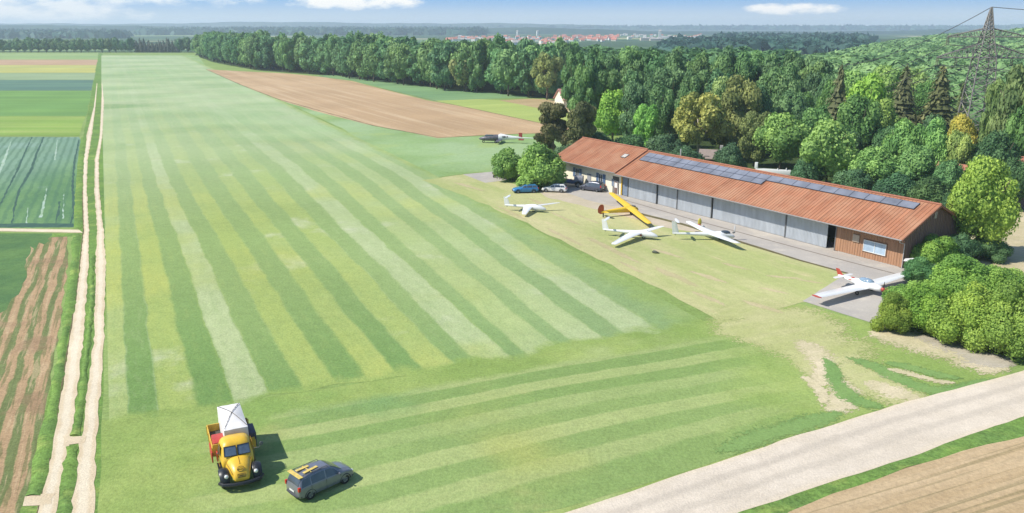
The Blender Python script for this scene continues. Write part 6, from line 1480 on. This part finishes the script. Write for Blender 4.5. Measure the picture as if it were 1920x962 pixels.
# the long forest wall beyond the brown field, in staggered rows
r = random.Random(3)
def along(pts, step):
    P = [g(*p) for p in pts]; out = []; carry = 0
    for a, b in zip(P, P[1:]):
        L_ = (b - a).length; d = carry
        while d < L_: out.append(a.lerp(b, d / L_)); d += step
        carry = d - L_
    return out
edge = [(372, 105), (400, 115), (480, 130), (600, 140), (700, 153), (830, 169), (960, 181), (1060, 190)]
def where(u): return 'past the runway end' if u < 400 else 'behind the brown field' if u < 600 else 'behind the teal strip' if u < 960 else 'near the barn'
for row in range(3):
    for ti, p in enumerate(along(edge, 10.5 if row == 0 else 12)):
        lab_w = '%s tree from the left, %s of the forest wall, %s' % (ORD(ti + 1), ('front row', 'middle row', 'back row')[row], where(proj(p)[0]))
        q = p + Vector((.30, .95, 0)) * (3 + row * 13 + r.uniform(-2.5, 2.5)) + Vector((r.uniform(-2, 2), 0, 0))
        D_ = q.y; hgt = r.uniform(19.0, 23.0) * (1.0 if q.x < 20 else .95) + (1.2 if row else -1.0)
        kind = 'tall' if r.random() < .6 else 'round'
        f = r.random(); c_ = tuple(a * (1 - f) + b * f for a, b in zip((.048, .108, .044), (.085, .160, .055)))
        tree(q, hgt, r.uniform(12.5, 17), kind, c_, lab_w, group='trees of the long forest wall', lod='f', vary=.12)
# forest right of it, behind the hangar trees
for row, (x0, x1, yb, yt, w, n_) in enumerate([(1080, 1530, 222, 92, 60, 11), (1105, 1520, 238, 106, 56, 11), (1100, 1560, 258, 128, 58, 12), (1180, 1480, 282, 160, 56, 6)]):
    for i in range(n_):
        x = x0 + (x1 - x0) * (i + r.uniform(-.2, .2)) / (n_ - 1); sag = 12 * ((x - 1250) / 250) ** 2 if x > 1250 else 0
        kind = 'tall' if r.random() < .5 else 'round'; f = r.random()
        c_ = tuple(a * (1 - f) + b * f for a, b in zip((.042, .092, .038), (.085, .155, .05)))
        tpx(x, yb + r.uniform(-4, 4) + (x - 1250) * .04, yt + sag * .6 + r.uniform(-5, 7), w * r.uniform(.85, 1.15), kind, c_, '%s dark broadleaf from the left in the %s row of the wood behind the hangar' % (ORD(i + 1), ('rearmost', 'third', 'second', 'nearest')[row]), group='trees of the wood behind the hangar', vary=.12, wide=1.25)
for i, (x, yb, yt, w, c_) in enumerate([(1600, 240, 132, 80, LG), (1660, 236, 128, 80, LG), (1710, 238, 132, 80, (.10, .17, .05)), (1540, 250, 140, 60, MD), (1735, 262, 150, 50, MD), (1650, 300, 190, 60, (.11, .18, .045)), (1505, 280, 176, 56, MD), (1530, 310, 200, 70, MD), (1745, 320, 215, 60, DK), (1665, 330, 240, 60, DK), (1590, 330, 250, 60, DK),
                                        (1840, 360, 265, 60, DK), (1930, 330, 190, 70, MD), (1960, 380, 250, 90, DK), (1900, 395, 300, 60, DK), (1965, 360, 150, 80, MD)]):
    tpx(x, yb, yt, w, 'round', c_, 'rounded broadleaf ' + ('left of the lime dome', 'above the lime dome', 'between the spruce pair', 'behind the lone spruce crown', 'filling the gap right of the spruce pair', 'under the left spruce of the pair', 'left of the lone spruce foot', 'above the white trailer', 'left of the yellow tree', 'over the right solar panels', 'behind the lime dome foot', 'between pylon foot and gable tree', 'at the right edge under the pylon arm', 'over the rust red house', 'beside the rust red house', 'cut by the right edge under the crossarm')[i], group='trees among the spruces', vary=.1, wide=1.2)
# far tree line closing the runway and the fields on the left
for row in range(2):
    x = -60; ci = bi = 0
    while x < 372:
        con = 252 < x < 335; D0 = depth(x, 98.5); 
        p = g(x, 98.5 - row * 1.2); hgt = ztop(p.x, p.y, (75 if con else 74) + (x < 250) * 1.0 + r.uniform(-5, 4))
        if con: tree(p, hgt * 1.05, r.uniform(6.5, 8.5), 'spruce', (.05, .058, .045), '%s grey green conifer, %s row of the far tree line' % (ORD(ci + 1), ('front', 'back')[row]), group='conifers of the far tree line', lod='x', vary=.12)
        else: tree(p, hgt, r.uniform(11, 15), 'round', (.048, .095, .040), '%s small broadleaf, %s row of the far tree line' % (ORD(bi + 1), ('front', 'back')[row]), group='broadleaves of the far tree line', lod='x', vary=.15)
        ci += con; bi += not con; x += r.uniform(12, 15) if not con else r.uniform(6.5, 8)
# far woods that read as one mass: right hillside and the canopy beyond the forest wall
def canopy(name, pts, label, col, size, nl=150, lf_=.075, kind='stuff'):
    rr = np.random.default_rng(11); P = np.array(pts); n = len(P)
    D = rr.normal(0, 1, (n, nl, 3)); D[..., 2] = np.abs(D[..., 2]) * .9 + .1; D /= np.linalg.norm(D, axis=2, keepdims=True)
    W_ = P[:, 3][:, None, None]; Hh = P[:, 4][:, None]
    C_ = P[:, None, :3] + D * W_ * .5 * rr.uniform(.8, 1.08, (n, nl, 1)); C_[..., 2] = P[:, 2][:, None] + Hh * .35 + D[..., 2] * Hh * .65
    V, Fq = leaves(C_.reshape(-1, 3), D.reshape(-1, 3), 1.0, rr, 1.3, .32)
    c4 = C_.reshape(-1, 1, 3); V = (V.reshape(-1, 4, 3) - c4) * np.repeat(P[:, 3] * lf_ * 2.0, nl)[:, None, None] + c4
    tn = np.repeat(np.clip(np.repeat(rr.uniform(0, 1, n), nl) * .8 + rr.uniform(0, .25, n * nl), 0, 1), 4)
    o = bpy.data.objects.new(name, fix_mesh(name, V.reshape(-1, 3), Fq, tn)); COL.objects.link(o); o.color = col + (1,)
    tag(o, label, 'woodland', None, 'stuff'); return o
pts = []
rr_ = np.random.default_rng(5)
def hillz(x, y):
    q = x / y
    return 15 * np.clip((y - 450) / 800, 0, 1.4) * np.clip((q - .40) / .20, 0, 1.3)
y = 215.0
while y < 1700:
    st = 8.5 + y * .008
    for x in np.arange(y * .30, y * .70, st):
        if y < 420 and x < y * .36: continue
        X = x + rr_.uniform(-.4, .4) * st; Y = y + rr_.uniform(-.4, .4) * st; hh = rr_.uniform(.8, 1.15) * (11.5 if y > 400 else 9)
        if X / Y < .36 and y > 900: hh *= .75
        z_ = hillz(X, Y) - 1; u_ = 960 + F * X / (Y * cp + CH * sp)
        if proj((X, Y, z_ + hh * 1.05))[1] < np.interp(u_, [1430, 1500, 1560, 1640, 1750, 1850, 1950], [114, 105, 95, 80, 65, 57, 50]): continue
        pts.append((X, Y, z_, st * 1.5, hh))
    y += st * .85
gx = [(y_ * q_, y_, float(hillz(y_ * q_, y_)) - 1.6) for y_ in np.arange(430, 1900, 70) for q_ in np.arange(.34, .90, .04)]; nq = len(np.arange(.34, .90, .04))
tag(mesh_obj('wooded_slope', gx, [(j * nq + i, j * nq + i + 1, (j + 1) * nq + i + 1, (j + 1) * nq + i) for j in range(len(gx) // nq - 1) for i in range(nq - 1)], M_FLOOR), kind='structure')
canopy('hillside_wood', pts, 'wooded hillside rising behind the pylon to the right horizon', (.085, .155, .055), 1)
pts = []
y = 330.0
while y < 1000:
    st = 11 + y * .004
    for x in np.arange(-y * .36, y * .33, st):
        u = 960 + F * x / (y * cp + CH * sp)
        by = np.interp(u, [370, 480, 600, 700, 830, 960, 1060, 1400], [105, 131, 140, 153, 168, 180, 188, 215]); Yb = g(u, by).y + 42
        if y < Yb or y > Yb + 140 or u < 385: continue
        pts.append((x + rr_.uniform(-3, 3), y + rr_.uniform(-3, 3), 0, st * 1.5, rr_.uniform(14, 17)))
    y += st * .9
canopy('distant_forest', pts, 'deep forest stretching back behind the long forest wall', (.045, .10, .038), 1)
pts = []
for k_, (u0, u1, ya, yb_, hh) in enumerate([(1270, 1590, 84, 100, 5), (-60, 250, 66, 72, 6), (300, 900, 61, 66, 9), (1350, 1600, 74, 82, 5), (500, 1900, 57.6, 58.6, 14)]):
    Ya, Yb = g(900, yb_).y, g(900, ya).y; y = Ya
    while y < Yb:
        st = 16 + y * .012
        for x in np.arange((u0 - 960) / F * y, (u1 - 960) / F * y, st):
            if rr_.random() < .9: pts.append((x + rr_.uniform(-5, 5), y + rr_.uniform(-5, 5), 0, st * 1.5, hh * rr_.uniform(.8, 1.2)))
        y += st * 1.3
for Y in np.arange(900, 1180, 15):
    for X in np.arange(Y * .15, Y * .46, 15):
        u_ = 960 + F * X / (Y * cp + CH * sp); yt_ = np.interp(u_, [1200, 1260, 1330, 1400, 1470, 1560, 1640, 1700], [92, 84, 75, 72, 76, 84, 84, 80]) + (1180 - Y) * .02
        hh = CH - (yt_ - 52) / F * Y * 1.03
        if hh > 2: pts.append((X + rr_.uniform(-5, 5), Y + rr_.uniform(-5, 5), 0, 25, hh * rr_.uniform(.85, 1.05)))
canopy('far_woods', pts, 'dark woods tinted haze blue on the far plain around the village', (.022, .055, .042), 1, nl=30, lf_=.18)  # blue of distance haze is put into the leaf colour

# ------------------------------------------------------------------ village on the plain
WW = mat('village_white', (.68, .66, .60), .8); WC = mat('village_cream', (.60, .52, .40), .8); RR1 = mat('village_red_roof', (.50, .19, .13), .8, var=.2, scale=.1); RR2 = mat('village_grey_roof', (.42, .38, .35), .8)
def vhouse(lx, ly, hw_, hr, wm, rm_):
    t = MB().box(-lx / 2, lx / 2, -ly / 2, ly / 2, 0, hw_); nw = len(t.f); e = .5
    for s_ in (-1, 1): t.add([(-lx / 2 - e, s_ * (ly / 2 + e), hw_ - .3), (lx / 2 + e, s_ * (ly / 2 + e), hw_ - .3), (lx / 2 + e, 0, hr), (-lx / 2 - e, 0, hr)], [(0, 1, 2, 3)])
    k0 = len(t.f); t.add([(-lx / 2, -ly / 2, hw_), (-lx / 2, ly / 2, hw_), (-lx / 2, 0, hr - .1), (lx / 2, -ly / 2, hw_), (lx / 2, ly / 2, hw_), (lx / 2, 0, hr - .1)], [(0, 1, 2), (5, 4, 3)])
    me = bpy.data.meshes.new('village_house'); me.from_pydata(t.v, [], t.f); me.materials.append(wm); me.materials.append(rm_)
    for i, p in enumerate(me.polygons): p.material_index = 1 if nw <= i < k0 else 0
    return me
VH = {'red': [vhouse(13, 10, 5, 10, WW, RR1), vhouse(16, 11, 4.5, 10, WC, RR1)], 'white': [vhouse(13, 10, 7, 9.5, WW, RR2), vhouse(11, 9, 8, 10.5, WW, RR1)], 'hall': [vhouse(46, 18, 7, 8.5, WC, RR2), vhouse(38, 16, 6, 8, WW, RR2)], 'tower': [vhouse(9, 9, 24, 29, WW, RR2)]}
def vplace(u, ypx, kind, label, grp, rz=None):
    p = g(u, ypx); o = bpy.data.objects.new({'hall': 'village_hall', 'tower': 'tower_block'}.get(kind, 'village_house'), r.choice(VH[kind])); COL.objects.link(o); o.location = p
    o.rotation_euler = (0, 0, r.uniform(-.5, .5) if rz is None else rz); k = r.uniform(.5, .75); o.scale = (k, k, k); tag(o, label, 'house' if kind in ('red', 'white') else ('tower' if kind == 'tower' else 'hall'), grp)
for i in range(52):
    u = 1036 + 122 * (i + r.uniform(-.3, .3)) / 51; y_ = r.uniform(68.5, 78.5); vplace(u, y_, 'red', '%s house from the left in the red roofed middle of the distant village' % ORD(i + 1), 'red roofed village houses')
for i in range(34):
    u = 952 + 82 * (i + r.uniform(-.3, .3)) / 33; y_ = r.uniform(72, 84); vplace(u, y_, 'white', '%s pale house from the left in the village part left of the red roofs' % ORD(i + 1), 'pale village houses on the left')
for i in range(16):
    u = 1020 + 42 * (i + r.uniform(-.3, .3)) / 15; y_ = r.uniform(80, 88); vplace(u, y_, 'white', '%s pale house from the left at the village edge just over the forest' % ORD(i + 1), 'pale village houses at the near edge')
for i in range(34):
    u = 1160 + 165 * (i + r.uniform(-.3, .3)) / 33; y_ = r.uniform(66, 76); vplace(u, y_, 'white', '%s scattered pale house, counted rightward from the red roofed village cluster' % ORD(i + 1), 'pale village houses on the right')
for i in range(26):
    u = 840 + 112 * (i + r.uniform(-.3, .3)) / 25; y_ = r.uniform(71, 79); vplace(u, y_, 'white' if i % 3 else 'red', '%s scattered house from the left end of the distant village' % ORD(i + 1), 'village houses at the left end')
for i, (u, y_) in enumerate(((870, 77), (896, 75.5), (915, 77), (938, 78))): vplace(u, y_, 'hall', '%s long pale hall from the left end of the distant village' % ORD(i + 1), 'long pale village halls', .05)
for i, (u, y_) in enumerate(((1215, 76), (1230, 76.5))): vplace(u, y_, 'hall', ('left', 'right')[i] + ' one of the two long pale halls right of the red roofs', 'long pale halls right of the village', .05)
vplace(1008, 68, 'tower', 'white tower standing above the pale houses of the village', None); vplace(1237, 71, 'tower', 'white tower block right of the village', None)
vplace(970, 68, 'tower', 'white tower at the back left of the village', None)

# ------------------------------------------------------------------ haze
hm = bpy.data.materials.new('haze'); hm.use_nodes = True; nt = hm.node_tree; nt.nodes.clear()
ho = nt.nodes.new('ShaderNodeOutputMaterial'); pv = nt.nodes.new('ShaderNodeVolumePrincipled'); nt.links.new(pv.outputs[0], ho.inputs['Volume'])
pv.inputs['Color'].default_value = (.72, .85, 1.0, 1); pv.inputs['Density'].default_value = 1.75e-4; pv.inputs['Anisotropy'].default_value = .1
hz_ = MB().box(-9000, 9000, -300, 7600, -4, 78).build('haze', hm); tag(hz_, 'thin blue summer haze over the countryside', 'haze', None, 'stuff')
